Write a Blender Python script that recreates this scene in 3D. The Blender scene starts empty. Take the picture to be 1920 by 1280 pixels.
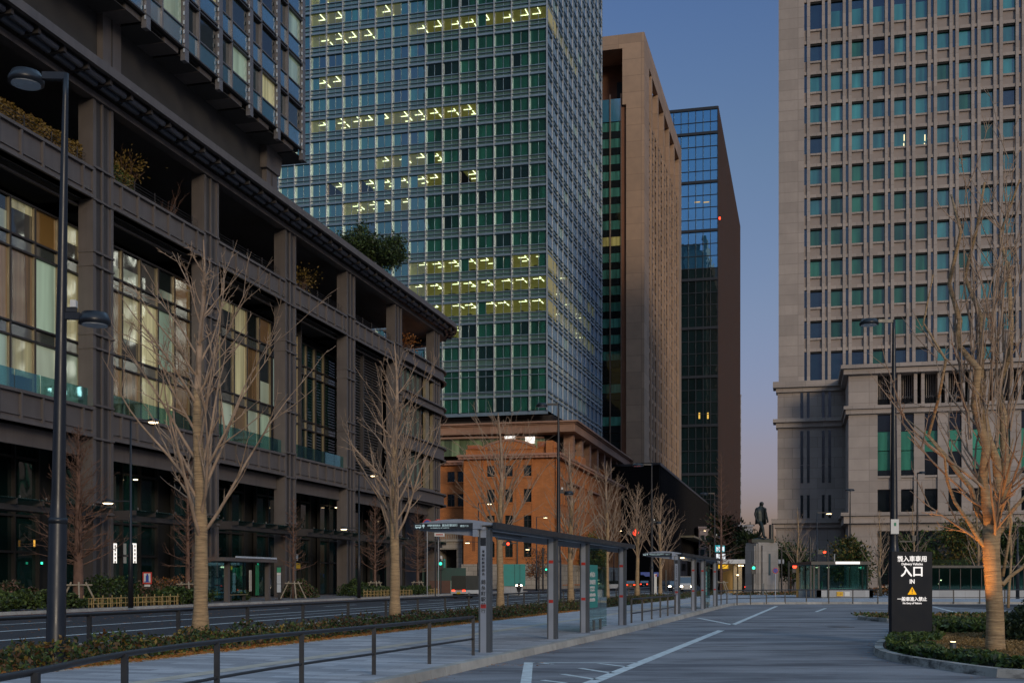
import bpy, math, random
import numpy as np
from mathutils import Vector, Matrix
from mathutils.geometry import tessellate_polygon
rnd = random.Random(7)
SC = bpy.context.scene
COL = SC.collection

# ---------------------------------------------------------------- camera, sky, sun, exposure
EYE, FOC, HZ, CX = 1.6, 2200.0, 1086.0, 960.0
cam = bpy.data.objects.new('camera', bpy.data.cameras.new('camera'))
COL.objects.link(cam); SC.camera = cam
cam.location = (0, 0, EYE); cam.rotation_euler = (math.radians(90), 0, 0)
cam.data.sensor_width = 36; cam.data.lens = 36*FOC/1920
cam.data.shift_y = (HZ-640)/1920
cam.data.clip_start = .1; cam.data.clip_end = 6000
SUN_EL, SUN_AZ = math.radians(3.0), math.radians(161)     # azimuth clockwise from +Y: behind the camera, to the right
W = bpy.data.worlds.new('World'); SC.world = W; W.use_nodes = True
nt = W.node_tree; bg = nt.nodes['Background']
sky = nt.nodes.new('ShaderNodeTexSky'); sky.sky_type = 'NISHITA'; sky.sun_disc = False
sky.sun_elevation = SUN_EL; sky.sun_rotation = SUN_AZ
sky.air_density = 1.0; sky.dust_density = 1.5; sky.ozone_density = 2.5
tc = nt.nodes.new('ShaderNodeTexCoord'); sx = nt.nodes.new('ShaderNodeSeparateXYZ')
nt.links.new(tc.outputs['Generated'], sx.inputs[0])
rp = nt.nodes.new('ShaderNodeValToRGB'); nt.links.new(sx.outputs['Z'], rp.inputs[0])
cr = rp.color_ramp; cr.elements[0].position = .0; cr.elements[0].color = (.43, .40, .98, 1)
cr.elements[1].position = .62; cr.elements[1].color = (3.4, 2.5, 2.0, 1)
for pz, c in ((.045, (.51, .40, .74)), (.107, (.60, .395, .545)), (.215, (.61, .435, .50)), (.337, (.55, .44, .48)), (.45, (.45, .40, .50))): e = cr.elements.new(pz); e.color = (*c, 1)
mx = nt.nodes.new('ShaderNodeMix'); mx.data_type = 'RGBA'; mx.blend_type = 'MULTIPLY'; mx.inputs[0].default_value = 1
nt.links.new(sky.outputs[0], mx.inputs[6]); nt.links.new(rp.outputs[0], mx.inputs[7])
bk_ = nt.nodes.new('ShaderNodeMapRange'); nt.links.new(sx.outputs['Y'], bk_.inputs[0]); bk_.inputs[1].default_value = .1; bk_.inputs[2].default_value = -.6; bk_.inputs[3].default_value = 0; bk_.inputs[4].default_value = 1
rb_ = nt.nodes.new('ShaderNodeValToRGB'); nt.links.new(sx.outputs['Z'], rb_.inputs[0]); c2 = rb_.color_ramp
c2.elements[0].position = 0; c2.elements[0].color = (.004, .012, .024, 1); c2.elements[1].position = .6; c2.elements[1].color = (.95, 1.05, 1.08, 1)
for pz, c in ((.06, (.02, .05, .09)), (.14, (.18, .32, .48)), (.3, (.85, 1.02, 1.08))): e = c2.elements.new(pz); e.color = (*c, 1)
mb_ = nt.nodes.new('ShaderNodeMix'); mb_.data_type = 'RGBA'; nt.links.new(bk_.outputs[0], mb_.inputs[0]); mb_.inputs[6].default_value = (1, 1, 1, 1); nt.links.new(rb_.outputs[0], mb_.inputs[7])
m2_ = nt.nodes.new('ShaderNodeMix'); m2_.data_type = 'RGBA'; m2_.blend_type = 'MULTIPLY'; m2_.inputs[0].default_value = 1
nt.links.new(mx.outputs[2], m2_.inputs[6]); nt.links.new(mb_.outputs[2], m2_.inputs[7])
nt.links.new(m2_.outputs[2], bg.inputs[0]); bg.inputs[1].default_value = .12
sun = bpy.data.objects.new('sun', bpy.data.lights.new('sun', 'SUN')); COL.objects.link(sun)
sun.data.energy = .30; sun.data.angle = math.radians(12); sun.data.color = (1, .84, .62)
sd = Vector((math.sin(SUN_AZ)*math.cos(.25), math.cos(SUN_AZ)*math.cos(.25), math.sin(.25)))
sun.rotation_euler = sd.to_track_quat('Z', 'Y').to_euler()
vs = SC.view_settings; SC.display_settings.display_device = 'sRGB'
vs.view_transform = 'Standard'; vs.look = 'None'; vs.exposure = 2.0; vs.gamma = 1; vs.use_curve_mapping = False

# ---------------------------------------------------------------- helpers
TH = math.atan(540/2200)                                  # the street runs 13.8 degrees right of the view
OFF = {}
def gp(px, py, z=0.0):                                    # where the photo's pixel meets level z
    Y = (EYE-z)*FOC/(py-HZ); return Vector(((px-CX)/FOC*Y, Y, z))
def at(px, Y, z=0.0): return Vector(((px-CX)/FOC*Y, Y, z))
def zy(py, Y): return EYE+(HZ-py)/FOC*Y
class Fr:                                                 # facade frame: s along the wall, n outward, z up
    def __init__(f, ox, oy, ang):
        f.o = (ox, oy); f.u = (math.sin(ang), math.cos(ang)); f.n = (f.u[1], -f.u[0])
    def w(f, s, n, z): return (f.o[0]+f.u[0]*s+f.n[0]*n, f.o[1]+f.u[1]*s+f.n[1]*n, z)
    def spx(f, px, n=0.0):
        k = (px-CX)/FOC; ox = f.o[0]+f.n[0]*n; oy = f.o[1]+f.n[1]*n
        return (k*oy-ox)/(f.u[0]-k*f.u[1])
    def Y(f, s, n=0.0): return f.w(s, n, 0)[1]
    def z(f, px, py, n=0.0): return zy(py, f.Y(f.spx(px, n), n))
def street(v, ang=TH): return Fr(math.cos(ang)*v, -math.sin(ang)*v, ang)
def uv_(u, v, z=0.0): return Vector((math.cos(TH)*v+math.sin(TH)*u, -math.sin(TH)*v+math.cos(TH)*u, z))
class MB:
    def __init__(s, fr=None, m=None): s.v = []; s.f = []; s.fm = []; s.fr = fr; s.m = m
    def mat(s, m): s.m = m; return s
    def add(s, vs, fs):
        b = len(s.v)
        if s.fr: s.v += [s.fr.w(*p) for p in vs]; s.f += [tuple(b+i for i in reversed(f)) for f in fs]
        else: s.v += [tuple(p) for p in vs]; s.f += [tuple(b+i for i in f) for f in fs]
        s.fm += [s.m]*len(fs); return s
    def box(s, a0, a1, b0, b1, c0, c1):
        a0, a1 = sorted((a0, a1)); b0, b1 = sorted((b0, b1)); c0, c1 = sorted((c0, c1))
        return s.add([(a0,b0,c0),(a1,b0,c0),(a1,b1,c0),(a0,b1,c0),(a0,b0,c1),(a1,b0,c1),(a1,b1,c1),(a0,b1,c1)],
              [(0,3,2,1),(4,5,6,7),(0,1,5,4),(1,2,6,5),(2,3,7,6),(3,0,4,7)])
    def bar(s, p, q, w, h=None):                          # square bar between two points
        p = Vector(p); q = Vector(q); d = (q-p).normalized(); h = h or w
        x = d.cross(Vector((0,0,1)));  x = Vector((1,0,0)) if x.length < 1e-4 else x.normalized()
        y = x.cross(d).normalized(); x = x*w/2; y = y*h/2
        return s.add([p-x-y, p+x-y, p+x+y, p-x+y, q-x-y, q+x-y, q+x+y, q-x+y], [(0,3,2,1),(4,5,6,7),(0,1,5,4),(1,2,6,5),(2,3,7,6),(3,0,4,7)])
    def tube(s, pts, rad, n=8, cap=True):
        pts = [Vector(p) for p in pts]; vs = []; fs = []
        ref = Vector((.3, 1, .1))
        for i, p in enumerate(pts):
            d = (pts[min(i+1, len(pts)-1)]-pts[max(i-1, 0)]).normalized()
            x = ref-d*ref.dot(d)
            if x.length < .05: x = Vector((1,0,0))-d*d.x
            x.normalize(); y = d.cross(x); ref = x; r = rad[i] if hasattr(rad, '__len__') else rad
            vs += [p+(x*math.cos(6.28319*k/n)+y*math.sin(6.28319*k/n))*r for k in range(n)]
        for i in range(len(pts)-1):
            for k in range(n): fs.append((i*n+k, i*n+(k+1)%n, (i+1)*n+(k+1)%n, (i+1)*n+k))
        if cap: fs += [tuple(reversed(range(n))), tuple(range((len(pts)-1)*n, len(pts)*n))]
        return s.add(vs, fs)
    def lathe(s, c, prof, n=16):                          # prof: (r, z) from below
        return s.tube([(c[0], c[1], c[2]+z) for r, z in prof], [max(r, .0005) for r, z in prof], n)
    def poly(s, pts, z0, z1=None):                        # flat polygon, or prism from z0 to z1
        t = tessellate_polygon([[Vector((p[0], p[1], 0)) for p in pts]]); n = len(pts)
        if z1 is None: return s.add([(p[0], p[1], z0) for p in pts], [tuple(f) for f in t])
        vs = [(p[0], p[1], z0) for p in pts]+[(p[0], p[1], z1) for p in pts]
        return s.add(vs, [tuple(f) for f in t]+[tuple(n+i for i in f) for f in t]+[(i, (i+1)%n, n+(i+1)%n, n+i) for i in range(n)])
    def extr(s, pts, n0, n1):                             # outline in (s, z), extruded along n
        t = tessellate_polygon([[Vector((p[0], p[1], 0)) for p in pts]]); n = len(pts)
        vs = [(p[0], n0, p[1]) for p in pts]+[(p[0], n1, p[1]) for p in pts]
        return s.add(vs, [tuple(f) for f in t]+[tuple(n+i for i in f) for f in t]+[(i, (i+1)%n, n+(i+1)%n, n+i) for i in range(n)])
    def merge(s, o):
        b = len(s.v); s.v += o.v; s.f += [tuple(b+i for i in f) for f in o.f]; s.fm += o.fm; return s
    def build(s, name, parent=None, local=False, smooth=False, org=None):
        if parent is not None: o_ = Vector((0,0,0)) if local else OFF[parent.name]
        elif org is not None: o_ = Vector(org)
        else:
            a = np.array(s.v); lo = a.min(0); hi = a.max(0); o_ = Vector(((lo[0]+hi[0])/2, (lo[1]+hi[1])/2, lo[2]))
        me = bpy.data.meshes.new(name)
        me.from_pydata([(p[0]-o_[0], p[1]-o_[1], p[2]-o_[2]) for p in s.v], [], s.f)
        ms = []
        for m in s.fm:
            if m not in ms: ms.append(m)
        for m in ms: me.materials.append(m)
        if len(ms) > 1: me.polygons.foreach_set('material_index', [ms.index(m) for m in s.fm])
        if smooth: me.polygons.foreach_set('use_smooth', [True]*len(s.f))
        me.update()
        o = bpy.data.objects.new(name, me); COL.objects.link(o)
        if parent is not None: o.parent = parent; OFF[o.name] = OFF.get(parent.name, Vector((0,0,0)))
        else: o.location = o_; OFF[o.name] = o_
        return o
def tag(o, label=None, cat=None, group=None, kind=None):
    if label: o['label'] = label
    if cat: o['category'] = cat
    if group: o['group'] = group
    if kind: o['kind'] = kind
    return o
def thing(name, loc, label, cat, group=None, rz=0.0):
    o = bpy.data.objects.new(name, None); COL.objects.link(o); o.location = loc; o.rotation_euler = (0, 0, rz)
    o.empty_display_size = .3; OFF[o.name] = Vector(loc)
    return tag(o, label, cat, group)
def dup(root, loc, rz=None, label=None):
    def cp(o, par):
        c = o.copy(); COL.objects.link(c); c.parent = par
        for ch in list(o.children): cp(ch, c)
        return c
    c = cp(root, None); c.location = loc
    if rz is not None: c.rotation_euler = (0, 0, rz)
    if label: c['label'] = label
    return c
def score(mb):
    a = np.array(mb.v); Y = np.maximum(a[:,1], 1); px = CX+a[:,0]/Y*FOC; py = HZ-(a[:,2]-EYE)/Y*FOC
    w = min(px.max(), 1920)-max(px.min(), 0); h = min(py.max(), 1280)-max(py.min(), 0)
    return w*h if w > 0 and h > 0 else 0
def many(parent, name, mbs, limit=98):                    # the largest ones as parts, the rest as one
    mbs = sorted(mbs, key=lambda m: -score(m))
    for m in mbs[:limit]: m.build(name, parent)
    if mbs[limit:]:
        r = MB()
        for m in mbs[limit:]: r.merge(m)
        tag(r.build(name, parent), kind='stuff')
def text(body, size, org, ang, m, parent, align='CENTER', depth=.004, bold=0.0, sx=1.0, local=False, name='lettering', up=None):
    cu = bpy.data.curves.new('t', 'FONT'); cu.body = body; cu.size = size; cu.align_x = align; cu.align_y = 'CENTER'
    cu.extrude = depth; cu.offset = bold; cu.resolution_u = 2
    ob = bpy.data.objects.new('t', cu); COL.objects.link(ob)
    dg = bpy.context.evaluated_depsgraph_get(); dg.update()
    me = bpy.data.meshes.new_from_object(ob.evaluated_get(dg)); bpy.data.objects.remove(ob)
    X = Vector((math.cos(ang), math.sin(ang), 0)); Z = Vector((0,0,1)); N = X.cross(Z)
    o_ = Vector((0,0,0)) if local else OFF[parent.name]
    vs = [Vector(org)+X*v.co.x*sx+Z*v.co.y+N*v.co.z-o_ for v in me.vertices]
    for v, c in zip(me.vertices, vs): v.co = c
    me.materials.clear(); me.materials.append(m); me.name = name
    o = bpy.data.objects.new(name, me); COL.objects.link(o); o.parent = parent; OFF[o.name] = o_
    return o

GE = .25
# ---------------------------------------------------------------- materials
def newm(name):
    m = bpy.data.materials.new(name); m.use_nodes = True; t = m.node_tree
    for n in list(t.nodes): t.nodes.remove(n)
    out = t.nodes.new('ShaderNodeOutputMaterial'); return m, t, out
def N(t, typ, **k):
    n = t.nodes.new(typ)
    for a, b in k.items(): setattr(n, a, b)
    return n
def math_(t, op, a, b=None):
    n = N(t, 'ShaderNodeMath', operation=op)
    for i, x in enumerate((a, b)):
        if x is None: continue
        if isinstance(x, (int, float)): n.inputs[i].default_value = x
        else: t.links.new(x, n.inputs[i])
    return n.outputs[0]
def mixc(t, f, a, b, mode='MIX'):
    n = N(t, 'ShaderNodeMix', data_type='RGBA', blend_type=mode)
    for i, x in ((0, f), (6, a), (7, b)):
        if isinstance(x, (int, float)): n.inputs[i].default_value = x
        elif isinstance(x, tuple): n.inputs[i].default_value = (*x, 1) if len(x) == 3 else x
        else: t.links.new(x, n.inputs[i])
    return n.outputs[2]
def irand(t):
    g = N(t, 'ShaderNodeNewGeometry'); o = N(t, 'ShaderNodeObjectInfo')
    return math_(t, 'FRACT', math_(t, 'ADD', g.outputs['Random Per Island'], o.outputs['Random']))
def pos(t, obj=False):
    if obj: return N(t, 'ShaderNodeTexCoord').outputs['Object']
    return N(t, 'ShaderNodeNewGeometry').outputs['Position']
def facade_uv(t, ang=TH):                                 # (u+v, z, 0): runs on along both faces of a corner
    s = N(t, 'ShaderNodeSeparateXYZ'); t.links.new(pos(t), s.inputs[0])
    ca, sa = math.cos(ang), math.sin(ang)
    h = math_(t, 'ADD', math_(t, 'MULTIPLY', s.outputs[0], sa+ca), math_(t, 'MULTIPLY', s.outputs[1], ca-sa))
    c = N(t, 'ShaderNodeCombineXYZ'); t.links.new(h, c.inputs[0]); t.links.new(s.outputs[2], c.inputs[1]); return c.outputs[0]
def noise(t, vec, sc, det=4, rough=.55, stretch=None):
    if stretch:
        mp = N(t, 'ShaderNodeMapping'); mp.inputs['Scale'].default_value = stretch; t.links.new(vec, mp.inputs[0]); vec = mp.outputs[0]
    n = N(t, 'ShaderNodeTexNoise'); n.inputs['Scale'].default_value = sc; n.inputs['Detail'].default_value = det
    n.inputs['Roughness'].default_value = rough; t.links.new(vec, n.inputs['Vector']); return n.outputs['Fac']
def mr(t, v, a, b, c, d):
    n = N(t, 'ShaderNodeMapRange'); t.links.new(v, n.inputs[0])
    for i, x in enumerate((a, b, c, d)): n.inputs[i+1].default_value = x
    return n.outputs[0]
def mat(name, col, rough=.7, metal=0.0, var=.18, sc=1.5, bump=0.0, bsc=30, spec=.5, joints=None, ivar=0.0, stretch=None, obj=False, col2=None, emit=None, streak=0.0):
    m, t, out = newm(name); b = N(t, 'ShaderNodeBsdfPrincipled'); t.links.new(b.outputs[0], out.inputs[0])
    p = pos(t, obj); nz = noise(t, p, sc, 5, .6, stretch)
    lo = tuple(c*(1-var) for c in col); hi = tuple(min(1, c*(1+var)) for c in (col2 or col))
    c = mixc(t, mr(t, nz, .3, .7, 0, 1), lo, hi)
    if streak:                                            # rain marks running down
        s = noise(t, p, 1.0, 4, .6, (2.2, 2.2, .12)); c = mixc(t, mr(t, s, .45, .75, 0, streak), c, tuple(x*.45 for x in col))
    if ivar:
        r = irand(t); c = mixc(t, 1.0, c, mixc(t, r, (1-ivar,)*3, (1+ivar,)*3), 'MULTIPLY')
    h = None
    if joints:
        w, hh, mo, dk, off = joints
        br = N(t, 'ShaderNodeTexBrick'); br.offset = off; t.links.new(facade_uv(t), br.inputs['Vector'])
        br.inputs['Scale'].default_value = 1; br.inputs['Brick Width'].default_value = w; br.inputs['Row Height'].default_value = hh
        br.inputs['Mortar Size'].default_value = mo; br.inputs['Mortar Smooth'].default_value = .1; br.inputs['Bias'].default_value = 0
        br.inputs['Color1'].default_value = (.86,.86,.86,1); br.inputs['Color2'].default_value = (1.08,1.08,1.08,1); br.inputs['Mortar'].default_value = (dk,dk,dk,1)
        c = mixc(t, 1.0, c, br.outputs['Color'], 'MULTIPLY'); h = br.outputs['Fac']
    t.links.new(c, b.inputs['Base Color'])
    b.inputs['Metallic'].default_value = metal; b.inputs['Specular IOR Level'].default_value = spec
    rr = mr(t, nz, .3, .7, max(0, rough-.08), min(1, rough+.08)); t.links.new(rr, b.inputs['Roughness'])
    if bump:
        bp = N(t, 'ShaderNodeBump'); bp.inputs['Strength'].default_value = bump; bp.inputs['Distance'].default_value = .03
        t.links.new(noise(t, p, bsc, 4, .6, stretch), bp.inputs['Height']); t.links.new(bp.outputs[0], b.inputs['Normal'])
    if emit: b.inputs['Emission Color'].default_value = (*emit[0], 1); b.inputs['Emission Strength'].default_value = emit[1]*GE
    return m
def glass(name, col, refl=.3, var=.35, rough=.03, wav=.02, folds=0.0, emit=0.0, gcol=(1,1,1), ang=TH, gr=.6):   # opaque facade glass: what stands behind it, plus reflection
    m, t, out = newm(name); p = pos(t); r = irand(t)
    c = mixc(t, 1.0, col, mixc(t, r, (1-var,)*3, (1+var,)*3), 'MULTIPLY')
    if folds:
        w = noise(t, facade_uv(t, ang), 1.0, 2, .5, (folds, .08, 1)); c = mixc(t, 1.0, c, mixc(t, mr(t, w, .3, .7, 0, 1), (.5,)*3, (1.3,)*3), 'MULTIPLY')
    big = noise(t, p, .12, 2); c = mixc(t, 1.0, c, mixc(t, big, (.6,)*3, (1.35,)*3), 'MULTIPLY')
    d = N(t, 'ShaderNodeBsdfDiffuse'); t.links.new(c, d.inputs[0])
    base = d.outputs[0]
    if emit:
        em = N(t, 'ShaderNodeEmission'); t.links.new(c, em.inputs[0]); em.inputs[1].default_value = emit*GE
        ad = N(t, 'ShaderNodeAddShader'); t.links.new(base, ad.inputs[0]); t.links.new(em.outputs[0], ad.inputs[1]); base = ad.outputs[0]
    g = N(t, 'ShaderNodeBsdfGlossy'); g.inputs['Roughness'].default_value = rough; g.inputs[0].default_value = (*gcol, 1)
    bp = N(t, 'ShaderNodeBump'); bp.inputs['Strength'].default_value = wav; bp.inputs['Distance'].default_value = 1
    t.links.new(noise(t, p, .55, 1), bp.inputs['Height']); t.links.new(bp.outputs[0], g.inputs['Normal'])
    lw = N(t, 'ShaderNodeLayerWeight'); lw.inputs[0].default_value = .25
    f = mr(t, lw.outputs['Facing'], 0, 1, refl, min(1, refl+gr)); x = N(t, 'ShaderNodeMixShader'); t.links.new(f, x.inputs[0])
    t.links.new(base, x.inputs[1]); t.links.new(g.outputs[0], x.inputs[2]); t.links.new(x.outputs[0], out.inputs[0]); return m
def clear(name, tint=(.6,.8,.75), refl=.12, gc=(1,1,1)):    # see-through sheet glass
    m, t, out = newm(name); tr = N(t, 'ShaderNodeBsdfTransparent'); tr.inputs[0].default_value = (*tint, 1)
    g = N(t, 'ShaderNodeBsdfGlossy'); g.inputs['Roughness'].default_value = .02; g.inputs[0].default_value = (*gc, 1)
    lw = N(t, 'ShaderNodeLayerWeight'); lw.inputs[0].default_value = .3; f = mr(t, lw.outputs['Facing'], 0, 1, refl, refl+.5)
    x = N(t, 'ShaderNodeMixShader'); t.links.new(f, x.inputs[0]); t.links.new(tr.outputs[0], x.inputs[1]); t.links.new(g.outputs[0], x.inputs[2])
    t.links.new(x.outputs[0], out.inputs[0]); return m
def emit(name, col, s):
    m, t, out = newm(name); e = N(t, 'ShaderNodeEmission'); e.inputs[0].default_value = (*col, 1); e.inputs[1].default_value = s*GE
    t.links.new(e.outputs[0], out.inputs[0]); return m
M = {}
M['steel'] = mat('brown_steel', (.135,.118,.112), .5, .15, .12, .6, .05, 40, streak=.35)
M['steel_dark'] = mat('dark_brown_steel', (.05,.045,.045), .5, .1, .2, .6)
M['bronze'] = mat('bronze_mullion', (.27,.225,.14), .45, .2, .15, 1)
M['soffit'] = mat('soffit', (.045,.042,.04), .8, 0, .2, .5)
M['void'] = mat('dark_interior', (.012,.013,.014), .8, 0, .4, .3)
M['black'] = mat('black_paint', (.022,.024,.028), .42, .0, .15, 3, spec=.5)
M['asph'] = mat('road_asphalt', (.034,.036,.042), .85, 0, .2, .8, .35, 60)
M['mark'] = mat('road_paint', (.58,.64,.64), .7, 0, .25, 4, .2, 50)
M['kerb'] = mat('kerb_stone', (.36,.345,.31), .85, 0, .2, 2.5, .2, 40, ivar=.14)
M['bark'] = mat('wrapped_bark', (.37,.25,.135), .9, 0, .45, 5.0, .9, 9, stretch=(.6,.6,7))
M['twig'] = mat('pale_bark', (.34,.24,.165), .9, 0, .35, 3, .3, 30)
M['redbark'] = mat('redbrown_bark', (.15,.085,.06), .95, 0, .3, 4, .5, 20)
def leaf(name, a, b, tr=.25):
    m, t, out = newm(name); r = irand(t); c = mixc(t, r, a, b); d = N(t, 'ShaderNodeBsdfPrincipled'); d.inputs['Roughness'].default_value = .6
    t.links.new(c, d.inputs['Base Color']); tl = N(t, 'ShaderNodeBsdfTranslucent'); t.links.new(c, tl.inputs[0])
    x = N(t, 'ShaderNodeMixShader'); x.inputs[0].default_value = tr; t.links.new(d.outputs[0], x.inputs[1]); t.links.new(tl.outputs[0], x.inputs[2]); t.links.new(x.outputs[0], out.inputs[0]); return m
M['leaf'] = leaf('hedge_leaf', (.03,.065,.012), (.11,.16,.035)); M['leafdk'] = leaf('dark_leaf', (.010,.022,.008), (.035,.055,.015))
M['leafyl'] = leaf('yellow_leaf', (.16,.10,.02), (.30,.20,.04)); M['leafor'] = leaf('fallen_leaf', (.28,.09,.02), (.45,.19,.04)); M['leafrd'] = leaf('azalea_red_leaf', (.08,.06,.02), (.13,.05,.02))
M['straw'] = leaf('dry_groundcover', (.16,.10,.035), (.30,.19,.07))
M['soil'] = mat('planting_soil', (.035,.025,.018), 1, 0, .4, 3, .5, 20)
M['pole'] = mat('lamp_pole_paint', (.014,.017,.023), .38, .1, .1, 3)
M['lampw'] = emit('lamp_glow', (1, .72, .40), 6); M['lampoff'] = mat('lamp_lens', (.45,.5,.55), .25, 0, .05)
M['red_l'] = emit('red_light', (1, .05, .02), 5); M['green_l'] = emit('green_light', (.05, .9, .5), 2.2); M['white_l'] = emit('white_panel_light', (1, .93, .85), 1.3)
M['amberlit'] = emit('amber_lit_door', (1,.5,.08), .9)
M['head'] = emit('headlamp', (1, .82, .55), 34)
M['alum'] = mat('grey_aluminium', (.33,.36,.41), .4, .35, .06, 2); M['alumdk'] = mat('dark_aluminium', (.09,.10,.11), .45, .3, .08, 2)
M['sheet'] = clear('sheet_glass', (.62,.80,.76), .10); M['sheetd'] = clear('tinted_glass', (.50,.70,.70), .07, (.45,.85,.95))
M['rubber'] = mat('rubber', (.02,.02,.02), .8); M['white'] = mat('white_paint', (.6,.6,.58), .4, 0, .06); M['red'] = mat('red_paint', (.45,.03,.02), .5); M['blue'] = mat('blue_paint', (.02,.06,.32), .5)
M['chrome'] = mat('chrome', (.5,.5,.5), .25, .9, .05); M['teal'] = mat('teal_panel', (.03,.25,.22), .6, 0, .12, 1)
M['yellow'] = mat('yellow_sign', (.7,.45,.03), .6); M['greenp'] = mat('green_board', (.03,.25,.13), .6)
# ================================================================ ground, roads, kerbs
def smooth_path(P, step=1.0):
    out = []
    for i in range(len(P)-1):
        p0 = P[max(i-1, 0)]; p1 = P[i]; p2 = P[i+1]; p3 = P[min(i+2, len(P)-1)]
        L = math.dist(p1, p2); n = max(1, min(int(L/step), 60))
        for k in range(n):
            t = k/n
            out.append(tuple(.5*((2*p1[a])+(-p0[a]+p2[a])*t+(2*p0[a]-5*p1[a]+4*p2[a]-p3[a])*t*t+(-p0[a]+3*p1[a]-3*p2[a]+p3[a])*t**3) for a in (0, 1)))
    out.append(P[-1]); return out
def offset(path, d):                                      # d to the left of travel
    o = []
    for i, p in enumerate(path):
        a = Vector(path[max(i-1, 0)]); b = Vector(path[min(i+1, len(path)-1)]); t = (b-a).normalized(); o.append((p[0]-t.y*d, p[1]+t.x*d))
    return o
g = MB(m=M['asph']); g.box(-700, 700, -120, 1600, -.5, 0); tag(g.build('ground'), kind='structure', label='dark asphalt roads around the square')
def asphalt2():
    m, t, out = newm('loop_asphalt'); b = N(t, 'ShaderNodeBsdfPrincipled'); t.links.new(b.outputs[0], out.inputs[0]); p = pos(t)
    a = noise(t, p, .35, 5, .6, (.5, 1.6, 1)); f = noise(t, p, 45, 3); w = noise(t, p, 1.3, 5, .7, (.6, 2.2, 1)); dk = noise(t, p, .8, 4, .6, (.5, 1.5, 1))
    c = mixc(t, mr(t, a, .4, .6, 0, 1), (.11,.114,.13), (.29,.295,.31)); c = mixc(t, mr(t, w, .48, .64, 0, .5), c, (.34,.345,.36))
    c = mixc(t, mr(t, dk, .53, .64, 0, .65), c, (.065,.065,.07)); c = mixc(t, mr(t, f, .35, .65, 0, .35), c, (.06,.06,.065))
    t.links.new(c, b.inputs['Base Color']); b.inputs['Roughness'].default_value = .82
    bp = N(t, 'ShaderNodeBump'); bp.inputs['Strength'].default_value = .3; bp.inputs['Distance'].default_value = .01; t.links.new(f, bp.inputs['Height']); t.links.new(bp.outputs[0], b.inputs['Normal']); return m
M['loop'] = asphalt2()
def paving():
    m, t, out = newm('paving_slabs'); b = N(t, 'ShaderNodeBsdfPrincipled'); t.links.new(b.outputs[0], out.inputs[0]); p = pos(t)
    mp = N(t, 'ShaderNodeMapping'); mp.inputs['Rotation'].default_value = (0, 0, math.radians(16)); t.links.new(p, mp.inputs[0])
    br = N(t, 'ShaderNodeTexBrick'); t.links.new(mp.outputs[0], br.inputs['Vector']); br.inputs['Scale'].default_value = 1
    br.inputs['Brick Width'].default_value = 1.2; br.inputs['Row Height'].default_value = .3; br.inputs['Mortar Size'].default_value = .006; br.inputs['Bias'].default_value = -.1
    br.inputs['Color1'].default_value = (.30,.31,.33,1); br.inputs['Color2'].default_value = (.56,.57,.59,1); br.inputs['Mortar'].default_value = (.09,.09,.1,1)
    a = noise(t, p, .5, 4); c = mixc(t, 1.0, br.outputs['Color'], mixc(t, a, (.78,)*3, (1.15,)*3), 'MULTIPLY'); f = noise(t, p, 25, 3)
    c = mixc(t, mr(t, f, .4, .7, 0, .15), c, (.1,.1,.1)); t.links.new(c, b.inputs['Base Color']); b.inputs['Roughness'].default_value = .75; return m
M['pave'] = paving()
KP = [(-3.3,4),(-3.25,8),(-2.95,12),(-2.3,15.2),(-1.48,18.1),(-.18,22.7),(3.07,33.8),(6.4,45.7),(10.7,61.8),(13.3,71.2),(14.7,74.2),(16.6,75.7),(19.2,76.3),(23.6,76.5),(45,76.5),(75,76.5)]
KPs = smooth_path(KP, .9)
lp = MB(m=M['loop']); lp.poly(KPs+[(75,4)], .004); tag(lp.build('road'), kind='structure', label='pale grey asphalt bus loop')
def kerb(path, name='kerb', w=.22, h=.15, L=.9, side=1, m='kerb'):
    mb = MB(m=M[m]); acc = 0
    for a, b in zip(path[:-1], path[1:]):
        d = math.dist(a, b); n = max(1, round(d/L))
        for k in range(n):
            p = [a[i]+(b[i]-a[i])*(k/n) for i in (0, 1)]; q = [a[i]+(b[i]-a[i])*((k+1)/n) for i in (0, 1)]
            t = Vector((q[0]-p[0], q[1]-p[1])).normalized(); nn = Vector((-t.y, t.x))*side; e = t*.006
            P = Vector(p)+e; Q = Vector(q)-e
            mb.add([(P.x,P.y,-.02),(Q.x,Q.y,-.02),(Q.x+nn.x*w,Q.y+nn.y*w,-.02),(P.x+nn.x*w,P.y+nn.y*w,-.02),
                (P.x+nn.x*.03,P.y+nn.y*.03,h),(Q.x+nn.x*.03,Q.y+nn.y*.03,h),(Q.x+nn.x*w,Q.y+nn.y*w,h),(P.x+nn.x*w,P.y+nn.y*w,h)],
                [(0,3,2,1),(4,5,6,7),(0,1,5,4),(1,2,6,5),(2,3,7,6),(3,0,4,7)])
    return tag(mb.build(name), kind='structure')
kerb(KPs, side=1)['label'] = 'pale kerb along the bus shelter pavement'
ED = lambda Y: -7.16+.289*(Y-18.9)                         # planting edge of the pavement
ins = offset(KPs, .215)
left = [(ED(y), y) for y in (92, 80, 60, 40, 20, 4)]
pv = MB(m=M['pave']); pv.poly(ins+[(75,128),(14,128),(13.5,104)]+left, .14); tag(pv.build('pavement'), kind='structure', label='grey slab pavement of the bus loop')
tp = MB(m=mat('tactile_strip', (.48,.44,.36), .8, 0, .15, 4, .4, 40))
for a, b in zip(range(4, 88, 2), range(6, 90, 2)):
    o = 2.35; tp.add([(ED(a)+o, a, .144), (ED(a)+o+.36, a, .144), (ED(b)+o+.36, b, .144), (ED(b)+o, b, .144)], [(0,1,2,3)])
tag(tp.build('path'), kind='structure', label='cream tactile strip along the pavement')
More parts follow.
